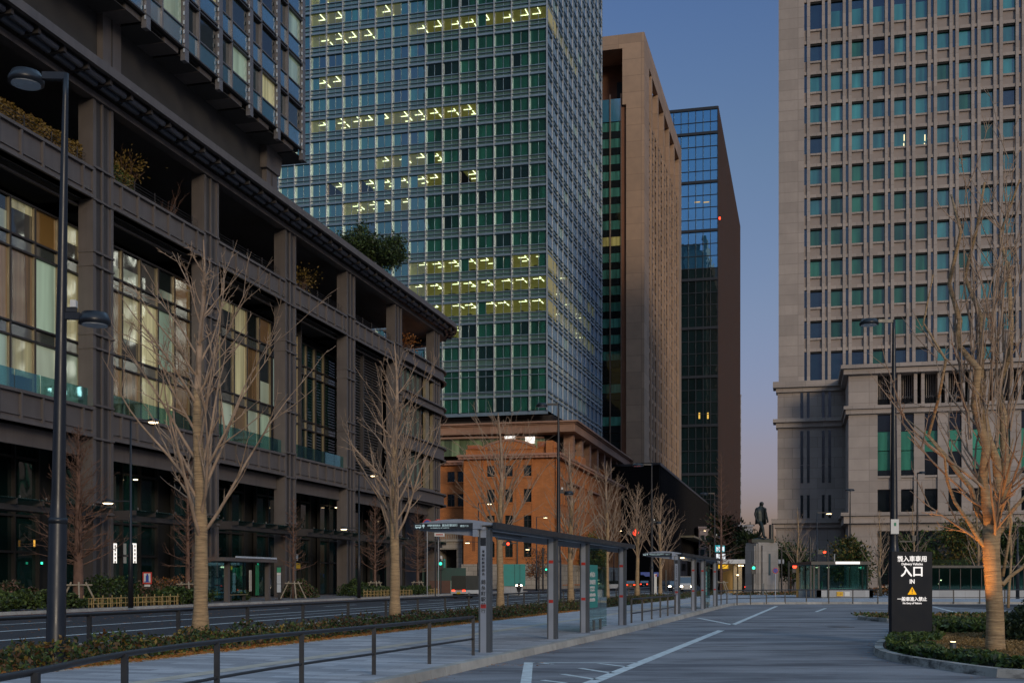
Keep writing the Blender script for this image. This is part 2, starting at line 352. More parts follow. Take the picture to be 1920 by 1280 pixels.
# planting strip between pavement and road (raised soil), with a thin edging
vin = lambda u, v: (uv_(u, v).x, uv_(u, v).y)
st = MB(m=M['soil']); st.poly([(ED(y)-.02, y) for y in (4, 30, 60, 92)]+[(13.4,104),(14,128)]+[vin(127,-16.1), vin(60,-16.1), vin(4,-16.1)], .10); tag(st.build('ground'), kind='structure', label='soil of the planting strip under the hedge')
kerb([vin(4,-16.25), vin(128,-16.25)], side=-1, w=.15, h=.13)['label'] = 'kerb between planting strip and avenue'
kerb([(ED(4)-.16,4),(ED(92)-.16,92)], side=-1, w=.14, h=.15)['label'] = 'edging between planting strip and pavement'
# far side of the avenue
kerb([vin(-5,-34.7), vin(150,-34.7)], side=1, L=1.5)['label'] = 'kerb on the far side of the avenue'
M['pavefar'] = mat('far_paving', (.15,.14,.14), .8, 0, .2, 1, joints=None)
fp = MB(m=M['pavefar']); fp.poly([vin(-5,-34.9), vin(150,-34.9), vin(150,-60), vin(-5,-60)], .13); tag(fp.build('pavement'), kind='structure', label='pavement in front of the steel framed building')
fp = MB(m=M['pavefar']); fp.poly([vin(176,-26), vin(400,-26), vin(400,-90), vin(176,-90)], .13); tag(fp.build('pavement'), kind='structure', label='pavement in front of the orange building')
fp = MB(m=M['pavefar']); fp.poly([vin(133,0), vin(133,120), vin(150,120), vin(150,0)], .13); tag(fp.build('pavement'), kind='structure', label='pavement below the stone tower')
rl = MB(m=mat('red_lane', (.10,.035,.03), .85, 0, .2, 1, .3, 60)); rl.poly([vin(-5,-34.5), vin(150,-34.5), vin(150,-30.6), vin(-5,-30.6)], .004); tag(rl.build('road'), kind='structure', label='dull red lane beside the far kerb')
# markings
def line(mb, p, q, w, z=.009):
    d = Vector((q[0]-p[0], q[1]-p[1])).normalized(); n = Vector((-d.y, d.x))*w/2
    mb.add([(p[0]-n.x,p[1]-n.y,z),(q[0]-n.x,q[1]-n.y,z),(q[0]+n.x,q[1]+n.y,z),(p[0]+n.x,p[1]+n.y,z)], [(0,1,2,3)])
mk = MB(m=M['mark'])
for a, b, w in [((1352,1181.5),(1107,1280),.22),((1107,1280),(1030,1310),.22),((997,1242),(1196,1242),.12),((991,1241.5),(986,1280),.17),((986,1280),(975,1330),.17),((1221,1181),(1350,1181.2),.12),
                ((1308,1158),(1374,1171),.18),((1374,1171),(1456,1136),.2),((1310,1157.4),(1402,1156),.12),((1368,1140),(1427,1138.6),.12),((1530,1146.5),(1548,1139.8),.16)]:
    line(mk, gp(*a), gp(*b), w)
for a, b in [((1005,1241.8),(1036,1245)),((1122,1243.5),(1177,1250)),((1087,1252.5),(1149,1262)),((1054,1263.5),(1120,1274)),((1017,1275),(1060,1280.5))]: line(mk, gp(*a), gp(*b), .12)
for k in range(5): line(mk, gp(1346+6*k, 1159+2.2*k), gp(1400-5*k, 1158.4+2.2*k), .1)
tag(mk.build('road_marking'), kind='structure', label='white triangles and lines painted on the bus loop')
mk = MB(m=M['mark'])
for v, segs in [(-16.9, [(0,170)]), (-20.35, [(0,118),(126,170)]), (-23.9, [(0,170)]), (-27.4, [(5+10*i, 10+10*i) for i in range(16)]), (-30.5, [(0,170)])]:
    for a, b in segs: line(mk, vin(a, v), vin(b, v), .24 if v != -27.4 else .2)
for k in range(9): line(mk, vin(60+1.6*k, -18.2), vin(61.2+1.6*k, -19.2), .3)
line(mk, vin(44,-22.1), vin(74,-22.1), .14); line(mk, vin(56,-19), vin(84,-18.6), .14)
for k in range(14): line(mk, vin(118, -17.8-1.15*k), vin(124, -17.8-1.15*k), .5)
tag(mk.build('road_marking'), kind='structure', label='white lane lines and crossing bars on the avenue')
# right hand traffic islands
IA = smooth_path([(30,15.6),(14,16.6),(8.6,18.4),(7.6,20.9),(7.5,23.9),(8.3,26.9),(9.6,30.2),(11.0,33.5),(11.9,36.6),(14,37.6),(30,37.6)], .8)
def island(path, lab, hm):
    kerb(path, side=-1, w=.2, h=.15, L=.9, m='kerb2')['label'] = lab
    i2 = offset(path, -.2); s = MB(m=M['soil']); s.poly(i2, .11); tag(s.build('ground'), kind='structure', label=hm)
def stained():
    m = mat('stained_kerb', (.36,.345,.31), .85, 0, .2, 2.5, .2, 40, ivar=.12); t = m.node_tree; b = next(n for n in t.nodes if n.type == 'BSDF_PRINCIPLED'); l = b.inputs['Base Color'].links[0].from_socket
    f = mr(t, noise(t, pos(t), 1.1, 6, .7, (1, 1, 2.5)), .50, .62, 0, .85); t.links.new(mixc(t, f, l, (.03,.03,.03)), b.inputs['Base Color']); return m
M['kerb2'] = stained()
island(list(IA), 'stained kerb of the round planted island', 'soil of the round planted island')
IB = smooth_path([(40,43),(22,43),(15.5,43.2),(14.1,44.2),(13.7,46),(14.2,48),(15.5,49.2),(22,49.5),(40,49.5)], 1)
island(list(IB), 'kerb of the narrow grassy island', 'soil of the narrow grassy island')
mk = MB(m=M['mark'])
for k in range(6): a = gp(1764+12*k, 1138.6+2.3*k); b = gp(1925, 1138.6+2.3*k); line(mk, a, b, .22, .012)
line(mk, gp(1749,1137), gp(1812,1152.5), .2, .012)
tag(mk.build('road_marking'), kind='structure', label='white stripes on the dark lane behind the island')
dk = MB(m=M['asph']); dk.poly([(26,52),(75,52),(75,75),(25.5,75)], .008); tag(dk.build('road'), kind='structure', label='dark lane behind the grassy island')
mh = MB(m=M['black']); c = gp(1577,1175); mh.tube([(c.x,c.y,.004),(c.x,c.y,.010)], .45, 20); tag(mh.build('manhole_cover'), label='dark round manhole cover in the bus loop', cat='manhole cover')

# ================================================================ leaves
def leaves(name, pts, size, m, parent=None, seed=1, flat=0.0, **k):
    r = np.random.default_rng(seed); n = len(pts); pts = np.asarray(pts, float)
    a = r.normal(size=(n,3)); a[:,2] *= (1-flat); a /= np.linalg.norm(a,axis=1)[:,None]; b = np.cross(a, r.normal(size=(n,3))); b /= np.linalg.norm(b,axis=1)[:,None]
    if flat > .9: b[:,2] *= .2
    s = size*(.6+.8*r.random((n,1))); a = a*s; b = b*s*.5
    V = np.stack([pts-a, pts+b, pts+a, pts-b], 1).reshape(-1,3)
    mb = MB(); mb.v = [tuple(x) for x in V]; mb.f = [(4*i,4*i+1,4*i+2,4*i+3) for i in range(n)]
    if isinstance(m, list): w = r.random(n); mb.fm = [m[int(x*len(m))] for x in w]
    else: mb.fm = [m]*n
    return mb.build(name, parent, **k)
def band_pts(poly_fn, n, seed):                           # poly_fn(t in 0..1, w in 0..1, h in 0..1) -> xyz
    r = np.random.default_rng(seed); return [poly_fn(*r.random(3)) for _ in range(n)]
def hedge_strip(y0, y1, n, seed, label, group=None):
    r = np.random.default_rng(seed); P = []
    ph = r.random(6)*6
    while len(P) < n:
        y = y0+(y1-y0)*r.random(); xr = ED(y)-.5; w = 2.1
        t = r.random(); x = xr-w*t*1.0
        hmax = .20+.19*math.sin(x*2.3+ph[0])*math.sin(y*1.9+ph[1])+.10*math.sin(y*5+ph[2]+x*3)+.1*r.random()
        hmax *= min(1, t/.12)**.5*min(1, (1-t)/.12)**.5
        P.append((x, y, .12+max(.02, hmax)*(r.random()**.45)))
    o = leaves('hedge', P, .05, [M['leaf'], M['leaf'], M['leafdk'], M['leafrd'], M['leafrd'], M['leafdk'], M['leafyl'] if seed == 3 else M['leafrd']], seed=seed)
    return tag(o, label, 'hedge', group)
hedge_strip(8, 30, 19000, 3, 'low azalea hedge between the near handrail and the first wrapped tree', 'low hedges in the planting strip')
hedge_strip(30.5, 46, 11500, 4, 'low azalea hedge between the first and second wrapped trees', 'low hedges in the planting strip')
hedge_strip(46.5, 90, 22000, 5, 'long low hedge behind the first bus shelter', 'low hedges in the planting strip')
hedge_strip(91, 124, 8000, 6, 'low hedge at the far end behind the second bus shelter', 'low hedges in the planting strip')
r = np.random.default_rng(11); P = []
for _ in range(15000):
    y = 6+50*r.random()**1.2; x = ED(y)-.03-abs(r.normal())*.4; P.append((x, y, .13+.02*r.random()))
tag(leaves('fallen_leaves', P, .055, [M['leafor'], M['leafor'], M['leafyl']], seed=2, flat=.8), 'orange leaf litter along the foot of the azalea hedge', 'fallen leaves', kind='stuff'); P = []
for _ in range(300):
    i = r.integers(6, 40); p = KPs[i]; P.append((p[0]+abs(r.normal())*.18+.02, p[1]+r.random(), .012))
for _ in range(60):
    p = gp(943+20*r.random(), 1243+5*r.random()); P.append((p.x+r.normal()*.4, p.y+r.normal()*.2, .014))
for _ in range(30): P.append((2+10*r.random(), 16+40*r.random(), .013))
for _ in range(200):
    i = r.integers(8, 60); i = min(i, len(IA)-1); p = IA[i]; P.append((p[0]-abs(r.normal())*.25, p[1]-abs(r.normal())*.12, .013))
tag(leaves('fallen_leaves', P, .032, M['leafor'], seed=12, flat=.95), 'few orange fallen leaves scattered on the grey bus loop', 'fallen leaves', kind='stuff')
P = []
for _ in range(5200): P.append((*[uv_(5+95*r.random(), -35.1-1.2*r.random()**2)[i] for i in (0,1)], .15))
tag(leaves('fallen_leaves', P, .05, M['leafor'], seed=3, flat=.95), 'orange fallen leaves along the far kerb', 'fallen leaves', kind='stuff')

# ================================================================ island planting
def inside(p, poly):
    c = False
    for i in range(len(poly)):
        a, b = poly[i], poly[i-1]
        if (a[1] > p[1]) != (b[1] > p[1]) and p[0] < (b[0]-a[0])*(p[1]-a[1])/(b[1]-a[1])+a[0]: c = not c
    return c
ia = offset(list(IA), -.28); G = []; S = []; dkp = []
while len(G) < 15000:
    p = (7.6+8*r.random(), 16.5+20.8*r.random())
    if not inside(p, ia): continue
    # green rim nearest the kerb, straw in the middle
    e = min(math.dist(p, q) for q in ia[::3]); w = e+.25*math.sin(p[0]*3)+.2*math.sin(p[1]*2.2)
    if w < 1.15: G.append((*p, .12+.20*r.random()**.7*min(1, e/.25)))
    elif p[1] < 30.5: S.append((*p, .12+.10*r.random()))
    else: dkp.append((*p, .12+.3*r.random()))
tag(leaves('ground_cover', G, .06, [M['leaf'], M['leaf'], M['leafdk']], seed=5), 'green ivy ground cover round the edge of the round island', 'ground cover', kind='stuff')
tag(leaves('dry_grass', S+[(s[0]+.07*r.normal(), s[1]+.07*r.normal(), s[2]) for s in S for _ in range(2)], .05, M['straw'], seed=6), 'straw coloured dry ground cover round the wrapped tree', 'ground cover', kind='stuff')
tag(leaves('ground_cover', dkp+[(s[0]+.1*r.normal(), s[1]+.1*r.normal(), s[2]) for s in dkp], .09, [M['leafdk'], M['leaf']], seed=7), 'dark broad leaved ground cover behind the sign', 'ground cover', kind='stuff')
G = []
for _ in range(9000): G.append((14.1+20*r.random(), 43.5+5.6*r.random(), .12+.12*r.random()))
tag(leaves('ground_cover', G, .08, [M['leaf'], M['straw'], M['leaf'], M['leafdk'], M['straw']], seed=8), 'patchy grass on the narrow island', 'grass', kind='stuff')
def blob(name, c, rx, ry, rz_, n, size, m, label, cat, seed, group=None):
    r = np.random.default_rng(seed); P = []
    for _ in range(n):
        d = r.normal(size=3); d /= np.linalg.norm(d); d[2] = abs(d[2]); k = (.72+.28*r.random())*(1+.10*math.sin(d[0]*7+seed)+.08*math.sin(d[1]*9+d[2]*6))
        P.append((c[0]+d[0]*rx*k, c[1]+d[1]*ry*k, c[2]+d[2]*rz_*k))
    if group is None and cat is None: return P
    return tag(leaves(name, P, size, m, seed=seed), label, cat, group)
blob('bush', (12.7,27.3,.1), 1.45, 1.6, 1.15, 11000, .05, M['leafdk'], 'dense dark rounded bush at the right edge behind the big wrapped tree', 'bush', 21)
def grow(mb, tw, p, d, L, r0, lvl, R, up=.25, ntw=6, sides=5):
    n = max(3, int(L/.35)); pts = [Vector(p)]; d = Vector(d).normalized(); st = L/n
    for i in range(n):
        d = (d+Vector((R.gauss(0,.07), R.gauss(0,.07), R.gauss(0,.05)+up*.16))).normalized(); pts.append(pts[-1]+d*st)
    rad = [max(.0045, r0*(1-i/n)**.85+.0035) for i in range(n+1)]
    mb.tube(pts, rad, sides if lvl == 0 else (4 if lvl == 1 else 3), False)
    if lvl < 2:
        for k in range(ntw if lvl == 0 else 3):
            i = R.randint(max(1, n//4), n); q = pts[i-1].lerp(pts[i], R.random()); dd = (pts[i]-pts[i-1]).normalized()
            a = Vector((R.gauss(0,1), R.gauss(0,1), R.gauss(0,.5))); a = (a-dd*a.dot(dd)).normalized()
            grow(mb, tw, q, dd*.8+a*R.uniform(.35,.75)+Vector((0,0,.15)), L*R.uniform(.16,.5)*(1 if lvl == 0 else .6), max(.006, rad[i-1]*.6), lvl+1, R, up, ntw, sides)
        for i in range(1, n, 1):                          # short spurs
            if R.random() < .9:
                a = Vector((R.gauss(0,1), R.gauss(0,1), R.gauss(.3,.6))).normalized(); mb.tube([pts[i], pts[i]+a*R.uniform(.04,.16)], [.009,.005], 3, False)
# ================================================================ A: steel framed building on the left with round corner
fA = street(-42.0)
AR = [65.8+13.8*k for k in range(-2, 6)]                   # right edge of each column
A = thing('office_building', fA.w(80, 0, 0), 'dark steel framed building with planted terrace, overhanging upper tower and rounded corner on the left', 'building')
S_, SD = M['steel'], M['steel_dark']
def colA(s1, w=2.2):
    mb = MB(fA, S_); s0 = s1-w; H = 31.0
    mb.box(s0+.12, s1-.12, -1.0, -.10, .13, H)
    mb.mat(SD).box(s0+.5, s1-.5, -.12, -.095, .13, H); mb.mat(S_)
    for a in (s0, s1-.28): mb.box(a, a+.28, -1.02, .0, .13, H)
    mb.box(s0+.95, s0+1.10, -.11, .01, .13, H)
    for z in (5.6, 6.3, 10.2, 12.25, 15.75, 16.6, 20.8, 21.65, 24.85, 26.85): mb.box(s0-.04, s1+.04, -1.04, .07, z, z+.13)
    return mb.build('column', A)
for s in AR: colA(s)
def beamA(s0, s1, z0, z1, nm):
    mb = MB(fA, S_); mb.box(s0, s1, -.7, -.12, z0, z1)
    mb.box(s0, s1, -.8, .06, z1-.18, z1); mb.box(s0, s1, -.8, .06, z0, z0+.2); mb.box(s0, s1, -.7, -.04, z0+.42, z0+.5)
    n = 6
    for i in range(n): c = s0+(s1-s0)*(i+.5)/n; mb.box(c-.07, c+.07, -.2, .03, z0+.2, z1-.18)
    mb.build(nm, A)
for a, b in zip(AR[:-1], AR[1:]):
    beamA(a+.004, b-2.204, 24.9, 26.8, 'terrace_beam'); beamA(a+.004, b-2.204, 10.3, 12.15, 'lower_beam')
beamA(AR[0]-14, AR[0]-2.3, 24.9, 26.8, 'terrace_beam')
# curved corner geometry
def arcA(r_off, phi): # point on the rounded end, r_off outward
    R = 8.0+r_off; return (134.8+R*math.sin(phi), -8.0+R*math.cos(phi))
def arcband(mb, n0, n1, z0, z1, k=18, p1=1.57):
    for i in range(k):
        a, b = p1*i/k, p1*(i+1)/k; p = [arcA(n0,a), arcA(n0,b), arcA(n1,b), arcA(n1,a)]
        mb.add([(q[0],q[1],z0) for q in p]+[(q[0],q[1],z1) for q in p], [(0,1,2,3),(4,7,6,5),(0,4,5,1),(1,5,6,2),(2,6,7,3),(3,7,4,0)])
# eave: top rail, louvre rods, lower rail, brackets
ev = MB(fA, S_); s0, s1 = AR[0]-14, 134.8
ev.box(s0, s1, -9, 1.6, 32.15, 32.4); ev.box(s0, s1, 1.45, 1.75, 31.9, 32.45); ev.box(s0, s1, -.6, .1, 31.05, 31.45)
arcband(ev, -6, 1.6, 32.15, 32.4); arcband(ev, 1.45, 1.75, 31.9, 32.45); arcband(ev, -.6, .1, 31.05, 31.45)
ev.build('eave', A)
lv = []
for i in range(int((s1-s0)/2.3)):
    c = s0+2.3*i; m = MB(fA, mat('louvre_rod', (.15,.16,.19), .45, .4) if i == 0 else bpy.data.materials['louvre_rod'])
    for k, (n, z) in enumerate([(.5,31.68),(1.02,31.78)]): m.tube([(c+.22,n,z),(c+2.08,n,z)], .22, 10)
    m.mat(SD).box(c-.12, c+.12, .12, 1.45, 31.55, 32.1); lv.append(m)
for i in range(8):
    m = MB(fA, bpy.data.materials['louvre_rod']); a, b = 1.57*i/8+.03, 1.57*(i+1)/8-.03
    for n, z in [(.5,31.68),(1.02,31.78)]: m.tube([(*arcA(n, a+(b-a)*t/4), z) for t in range(5)], .2, 8)
    m.mat(SD).bar((*arcA(.1, 1.57*i/8), 31.8), (*arcA(1.45, 1.57*i/8), 31.8), .24, .6); lv.append(m)
many(A, 'louvre', lv)
# terrace floor, back wall with thin mullions, planters
tb = MB(fA, M['soffit']); tb.box(s0, 134.8, -8.9, -.82, 26.2, 26.5); tb.box(s0, 142.8, -9.2, -8.9, 12, 32.1); tb.box(s0, fA.spx(519,-8.9), -9.2, -8.9, 32.1, 44.5); arcband(tb, -7.9, -.5, 24.9, 26.5)
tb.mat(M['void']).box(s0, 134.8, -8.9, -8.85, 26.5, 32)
for i in range(52): c = s0+2.7*i; tb.mat(SD).box(c, c+.12, -8.85, -8.7, 26.5, 32)
tb.build('terrace_wall', A)
rl_ = MB(fA, M['steel_dark'])
for a, b in zip(AR[1:-1], AR[2:]):
    for z in (27.0, 27.2, 27.4, 27.6): rl_.box(a+.1, b-2.3, -.45, -.43, z, z+.02)
    for i in range(5): c = a+.6+i*2.5; rl_.box(c, c+.05, -.47, -.42, 26.8, 27.75)
rl_.build('terrace_railing', A)
# curtain wall in each bay
PT = {'cream': glass('cream_curtain', (.50,.46,.24), .05, .3, .06, .01, 2.2, .27), 'green': glass('pale_green_blind', (.34,.45,.33), .06, .3, .06, .01, .8, .28), 'brown': glass('brown_curtain', (.20,.115,.05), .04, .3, .1, .01, 3.5, .14),  # curtains and blinds glow faintly, standing for the lit rooms behind
      'dark': glass('dark_window', (.022,.032,.032), .08, .5, .04, .01, gr=.4), 'white': glass('white_blind', (.38,.44,.33), .06, .3, .06, .01, .5, .24), 'red': glass('red_screen', (.14,.03,.03), .05, .1), 'span': glass('spandrel_glass', (.07,.08,.07), .10, .25, .12, .01),
      'gdark': glass('dark_green_glass', (.006,.024,.022), .04, .6, .03, .02, gr=.22), 'amber': glass('amber_room', (.22,.12,.035), .05, .3, .06, .01, 0, .08)}
RA = random.Random(12)
rowdef = [(12.2,15.65,['cream','green','brown','white','cream','green']),(16.6,20.75,['white','brown','green','cream','dark','brown']),(21.65,23.7,['dark','amber','dark','cream','dark','amber'])]
def cwall(sa, sb, n, npan, style):
    fr_ = MB(fA, M['bronze']); dv = (sb-sa)/npan; wins = []
    for i in range(npan+1):
        c = sa+dv*i; fr_.mat(M['bronze']).box(c-.11, c+.11, n, n+.14, 12.15, 23.8); fr_.mat(SD).box(c-.04, c+.04, n+.14, n+.2, 12.15, 23.75)
    fr_.mat(SD)
    for z in (15.7, 16.5, 20.8, 21.6, 23.7): fr_.box(sa-.1, sb+.1, n, n+.2, z-.02, z+.09)
    fr_.build('curtain_wall_frame', A)
    for z0, z1, names in rowdef:
        for i in range(npan):
            a, b = sa+dv*i+.13, sa+dv*(i+1)-.13; nm = RA.choice(names) if style == 'cw' else ('gdark' if RA.random() < .8 else 'dark')
            m = MB(fA, PT[nm]); k = RA.random()
            if nm in ('dark', 'white', 'cream') and k < .35 and style == 'cw':    # a blind pulled half way
                zm = z1-(z1-z0)*RA.uniform(.25,.7); m.box(a, b, n-.02, n+.02, zm, z1); m.mat(PT['dark' if nm != 'dark' else 'white']).box(a, b, n-.06, n-.01, z0, zm)
            else: m.box(a, b, n-.03, n+.02, z0, z1)
            wins.append(m)
    for z0, z1 in ((15.7,16.6),(20.8,21.65)):
        for i in range(npan): a, b = sa+dv*i+.13, sa+dv*(i+1)-.13; wins.append(MB(fA, PT['span']).box(a, b, n-.03, n+.04, z0+.09, z1-.1))
    return wins
wn = []
bays = [(AR[i]+.05, AR[i+1]-2.25) for i in range(7)]
for i in range(4): wn += cwall(bays[i][0], bays[i][0]+13.6, -2.4, 6, 'cw')
wn += cwall(bays[4][0], bays[4][0]+5.4, -2.4, 2, 'cw'); wn += cwall(bays[4][0]+5.7, bays[4][1], -3.4, 3, 'dk'); wn += cwall(bays[4][1]+.2, bays[4][1]+2.2, -3.4, 1, 'dk')
wn += cwall(bays[5][0], bays[5][1]+2, -3.4, 4, 'dk')
many(A, 'window', wn)
lw_ = MB(fA, SD)
lw_.box(bays[4][0]+5.42, bays[4][0]+5.66, -3.4, -2.0, 12.15, 24.8)
for a, b in bays: lw_.mat(M['soffit']).box(a-.04, b+.04, -3.9, -.85, 24.86, 25.0); lw_.mat(M['steel']).box(a, b, -1.2, -1.0, 24.5, 24.62)
for a, b in bays: lw_.mat(M['soffit']).box(a-.04, b+.04, -5.2, -.72, 12.0, 12.14)
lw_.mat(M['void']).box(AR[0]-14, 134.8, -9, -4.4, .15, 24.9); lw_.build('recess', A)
# stone louvre screen in the bay before the corner
lo = MB(fA, SD)
a, b = bays[5]
for k in range(44): z = 12.4+k*.28; lo.box(a, b, -1.6, -1.5, z, z+.14)
for k in range(3): c = a+(b-a)*(k+.0)/2.2; lo.box(c, c+.25, -1.62, -1.2, 12.2, 24.8)
lo.build('louvre_screen', A)
for a, b in bays[:5]:
    for k in range(5): c = a+(b-a)*k/5; MB(fA, M['sheetd']).box(c+.04, c+(b-a)/5-.04, -.35, -.33, 12.2, 13.3).build('glass_railing', A)
# rounded bay windows
cb = MB(fA, S_)
a0, a1 = AR[6]+.1, 134.8
for z0, z1 in ((10.5,11.9),(15.9,17.5),(21.3,22.3),(25.4,26.8)):
    cb.mat(S_).box(a0, a1, -1.2, .15, z0, z1); arcband(cb, -1.2, .15, z0, z1); cb.box(a0, a1, -1.2, .45, z1-.15, z1+.002); arcband(cb, -1.2, .45, z1-.15, z1); cb.box(a0, a1, -1.2, .45, z0, z0+.14); arcband(cb, -1.2, .45, z0, z0+.14)
cb.mat(M['soffit']); arcband(cb, -7.9, -1.2, 10.3, 10.5); cb.mat(S_); arcband(cb, -3, -2.0, .15, 10.4); cb.build('rounded_bay_band', A)
tbg = glass('teal_bay_glass', (.10,.20,.17), .22, .3, .05, .02, 1.2, .04); cz = ((11.9,15.9),(17.5,21.3),(22.3,25.4))
for z0, z1 in cz:
    cg = MB(fA, tbg)
    for k in range(4): c = a0+.2+k*1.75; MB(fA, tbg).box(c, c+1.7, -.55, -.5, z0, z1).build('bay_window', A)
    for i in range(10): p, q = arcA(-.4, 1.57*(i+.06)/10), arcA(-.4, 1.57*(i+.94)/10); cg.add([(*p,z0),(*q,z0),(*q,z1),(*p,z1)], [(0,1,2,3)])
    cg.build('curved_window', A)
cf = MB(fA, M['bronze'])
for z0, z1 in cz:
    for c in (a1-5.0, a1-2.4, a1-.5): cf.box(c, c+1.35, -.5, -.2, z0, z1)
    for k in range(5): c = a0+.15+k*1.75; cf.mat(SD).box(c, c+.08, -.5, -.2, z0, z1); cf.mat(M['bronze'])
cf.build('bay_pilaster', A)
# ground storey: dark glass, doors, canopy
sdk = mat('shopfront_metal', (.022,.020,.019), .5, .1, .2, .6)
for k in range(7):
    a, b = bays[k]; gg = MB(fA, PT['gdark']); n = 5; dv = (b-a)/n
    for i in range(n): gg.box(a+dv*i+.05, a+dv*(i+1)-.05, -4.0, -3.95, .2, 10.2)
    gg.build('shopfront_glass', A); sm = MB(fA, sdk)
    for i in range(n+1): c = a+dv*i; sm.box(c-.06, c+.06, -4.0, -3.7, .15, 10.25)
    for z in (3.2, 5.4, 8.9): sm.mat(sdk).box(a, b, -3.95, -3.75, z, z+.14)
    sm.mat(M['steel']).box(a, b, -1.0, -.75, 9.2, 10.25); sm.build('shopfront_frame', A)
    cn = MB(fA, M['sheetd']); cn.box(a+.1, b-.1, -.2, 1.5, 5.95, 5.98); cn.mat(SD).box(a, b, -.3, 1.0, 5.35, 5.65)
    for i in range(6): c = a+dv*i*.98+.1; cn.box(c, c+.06, -.2, 1.5, 5.65, 5.95); cn.mat(M['chrome']).box(c+.3, c+.36, 1.4, 1.46, 5.98, 6.12).mat(SD)
    cn.build('glass_canopy', A)
lg = MB(fA, M['lampw'])
for k, off, z, n in [(2,3.5,7.0,-3.4),(2,8.0,8.6,-3.4),(1,5,7.6,-3.4),(5,3,8.8,-3.2),(6,5,8.2,-3.2),(3,4,8.8,-3.3)]:
    a = bays[k][0]+off; lg.tube([(a,n,z),(a,n,z+.05)], .16, 10)
lg.build('ceiling_light', A)
for px in (216, 253):                                     # two tall lit glass panels in the lobby
    s = fA.spx(px, -3.5); w = .2; z0 = fA.z(px, 1055, -3.5); z1 = fA.z(px, 1018, -3.5); m = MB(fA, M['white_l']); m.box(s-w, s+w, -3.6, -3.5, z0, z1)
    m.mat(SD)
    for k in range(5): z = z0+(z1-z0)*(k+.5)/5; m.box(s-w*.4, s+w*.3, -3.5, -3.49, z-.15, z+.02)
    m.build('lit_panel', A)
sg = []
for px, py, w, h, mm in [(97,0,0,0,None),(548,1031,.35,.5,'teal'),(556,1044,.35,.3,'white'),(559,1060,.5,.25,'yellow'),(79,1055,.07,.07,'green_l'),(65,1018,.06,.2,'amberlit'),(446,1086,.18,1.0,'greenp'),(483,1087,.3,1.3,'greenp'),(470,1088,.2,.9,'white'),(452,1086,.2,1.2,'greenp')]:
    if not w: continue
    s = fA.spx(px, -3.4); z = fA.z(px, py, -3.4); MB(fA, M[mm]).box(s-w, s+w, -3.45, -3.4, z-h, z+h).build('poster', A)
# terrace plants
def clump(px0, px1, py0, py1, n, m, seed, size, nm, lab, nn=-1.0, dz=1.0):
    r = np.random.default_rng(seed); P = []
    for _ in range(n):
        t = r.random(); px = px0+(px1-px0)*t; s = fA.spx(px, nn); zt = fA.z(px, py0+(py1-py0)*t, nn); h = dz*(.7+.3*math.sin(s*3)+.3*math.sin(s*7.3))
        P.append(fA.w(s, nn-.7*r.random()+.3, 26.6+max(.05,(zt-26.6)+.2*h)*r.random()**.5))
    return tag(leaves(nm, P, size, m, seed=seed), lab, 'plant')
clump(-20, 160, 180, 285, 9000, [M['leafyl'], M['leafyl'], M['straw']], 91, .11, 'shrub', 'golden shrubs along the terrace of the dark steel building, upper left')
clump(212, 245, 308, 340, 1600, [M['leafyl'], M['leaf']], 92, .11, 'shrub', 'rounded yellow green shrub on the terrace beside a column')
def twiggy(px, n_, h, seed, lab, m='redbark', lf=None):
    R = random.Random(seed); s = fA.spx(px, n_); t = thing('terrace_tree', fA.w(s, n_, 26.5), lab, 'tree', 'small trees on the terrace'); br = MB(m=M[m])
    for k in range(14): a = k*2.4; grow(br, None, (0,0,h*.25*(k%3)/2), (math.cos(a)*.6, math.sin(a)*.6, 1), h*R.uniform(.4,.8), .03, 0, R, ntw=4)
    br.build('branches', t, True, True)
    if lf:
        r = np.random.default_rng(seed); leaves('crown', r.normal(size=(500,3))*[.8,.5,.5]+[0,0,h*.75], .1, lf, t, seed, local=True)
# ---- upper recess and overhanging tower of A
up = MB(fA, S_)
s_up = fA.spx(520, -8.4)
for s in (s_up, fA.spx(227, -8.4), fA.spx(227, -8.4)-27):   # columns between terrace and tower
    up.mat(S_).box(s-2.4, s, -9.6, -8.4, 32.4, 44.0); up.mat(SD).box(s-2.42, s+.02, -9.62, -8.38, 39.6, 39.8); up.box(s-1.3, s-1.2, -8.4, -8.34, 32.4, 44)
up.mat(M['void']).box(20, s_up+.1, -9.9, -9.7, 32.4, 44.4)  # black sheet standing for the shade in the recess behind the columns
for i in range(int((s_up-22)/2.3)): c = 22+2.3*i; up.mat(M['bronze' if i % 3 == 0 else 'steel_dark']).box(c, c+.1, -9.7, -9.5, 32.4, 43.5)
up.build('upper_colonnade', A)
s_end = fA.spx(573, -6.0)
tw = MB(fA, SD)
so = MB(fA, M['soffit']); so.box(20, s_end-.4, -60, -6.6, 44.2, 44.5)
for i in range(12):                                       # soffit brackets
    c = s_end-3-i*5.5; so.mat(M['steel']).extr([(c-1.1,44.2),(c+1.1,44.2),(c+1.0,43.75),(c-1.0,43.75)], -10, -6.45); so.mat(M['soffit']).box(c+1.3, c+4.4, -10, -6.45, 43.72, 43.78)
so.build('tower_soffit', A)
tw.box(20, s_end-.35, -58, -6.4, 44.5, 158); tw.build('tower_wall', A)
spn = glass('blue_spandrel', (.045,.17,.26), .24, .2, .1, .01, ang=TH); finm = mat('tower_fin', (.17,.165,.175), .45, .3, .1, 1)
wsA = []; fp_ = 5.75; fz0 = 44.3; FH = 4.35
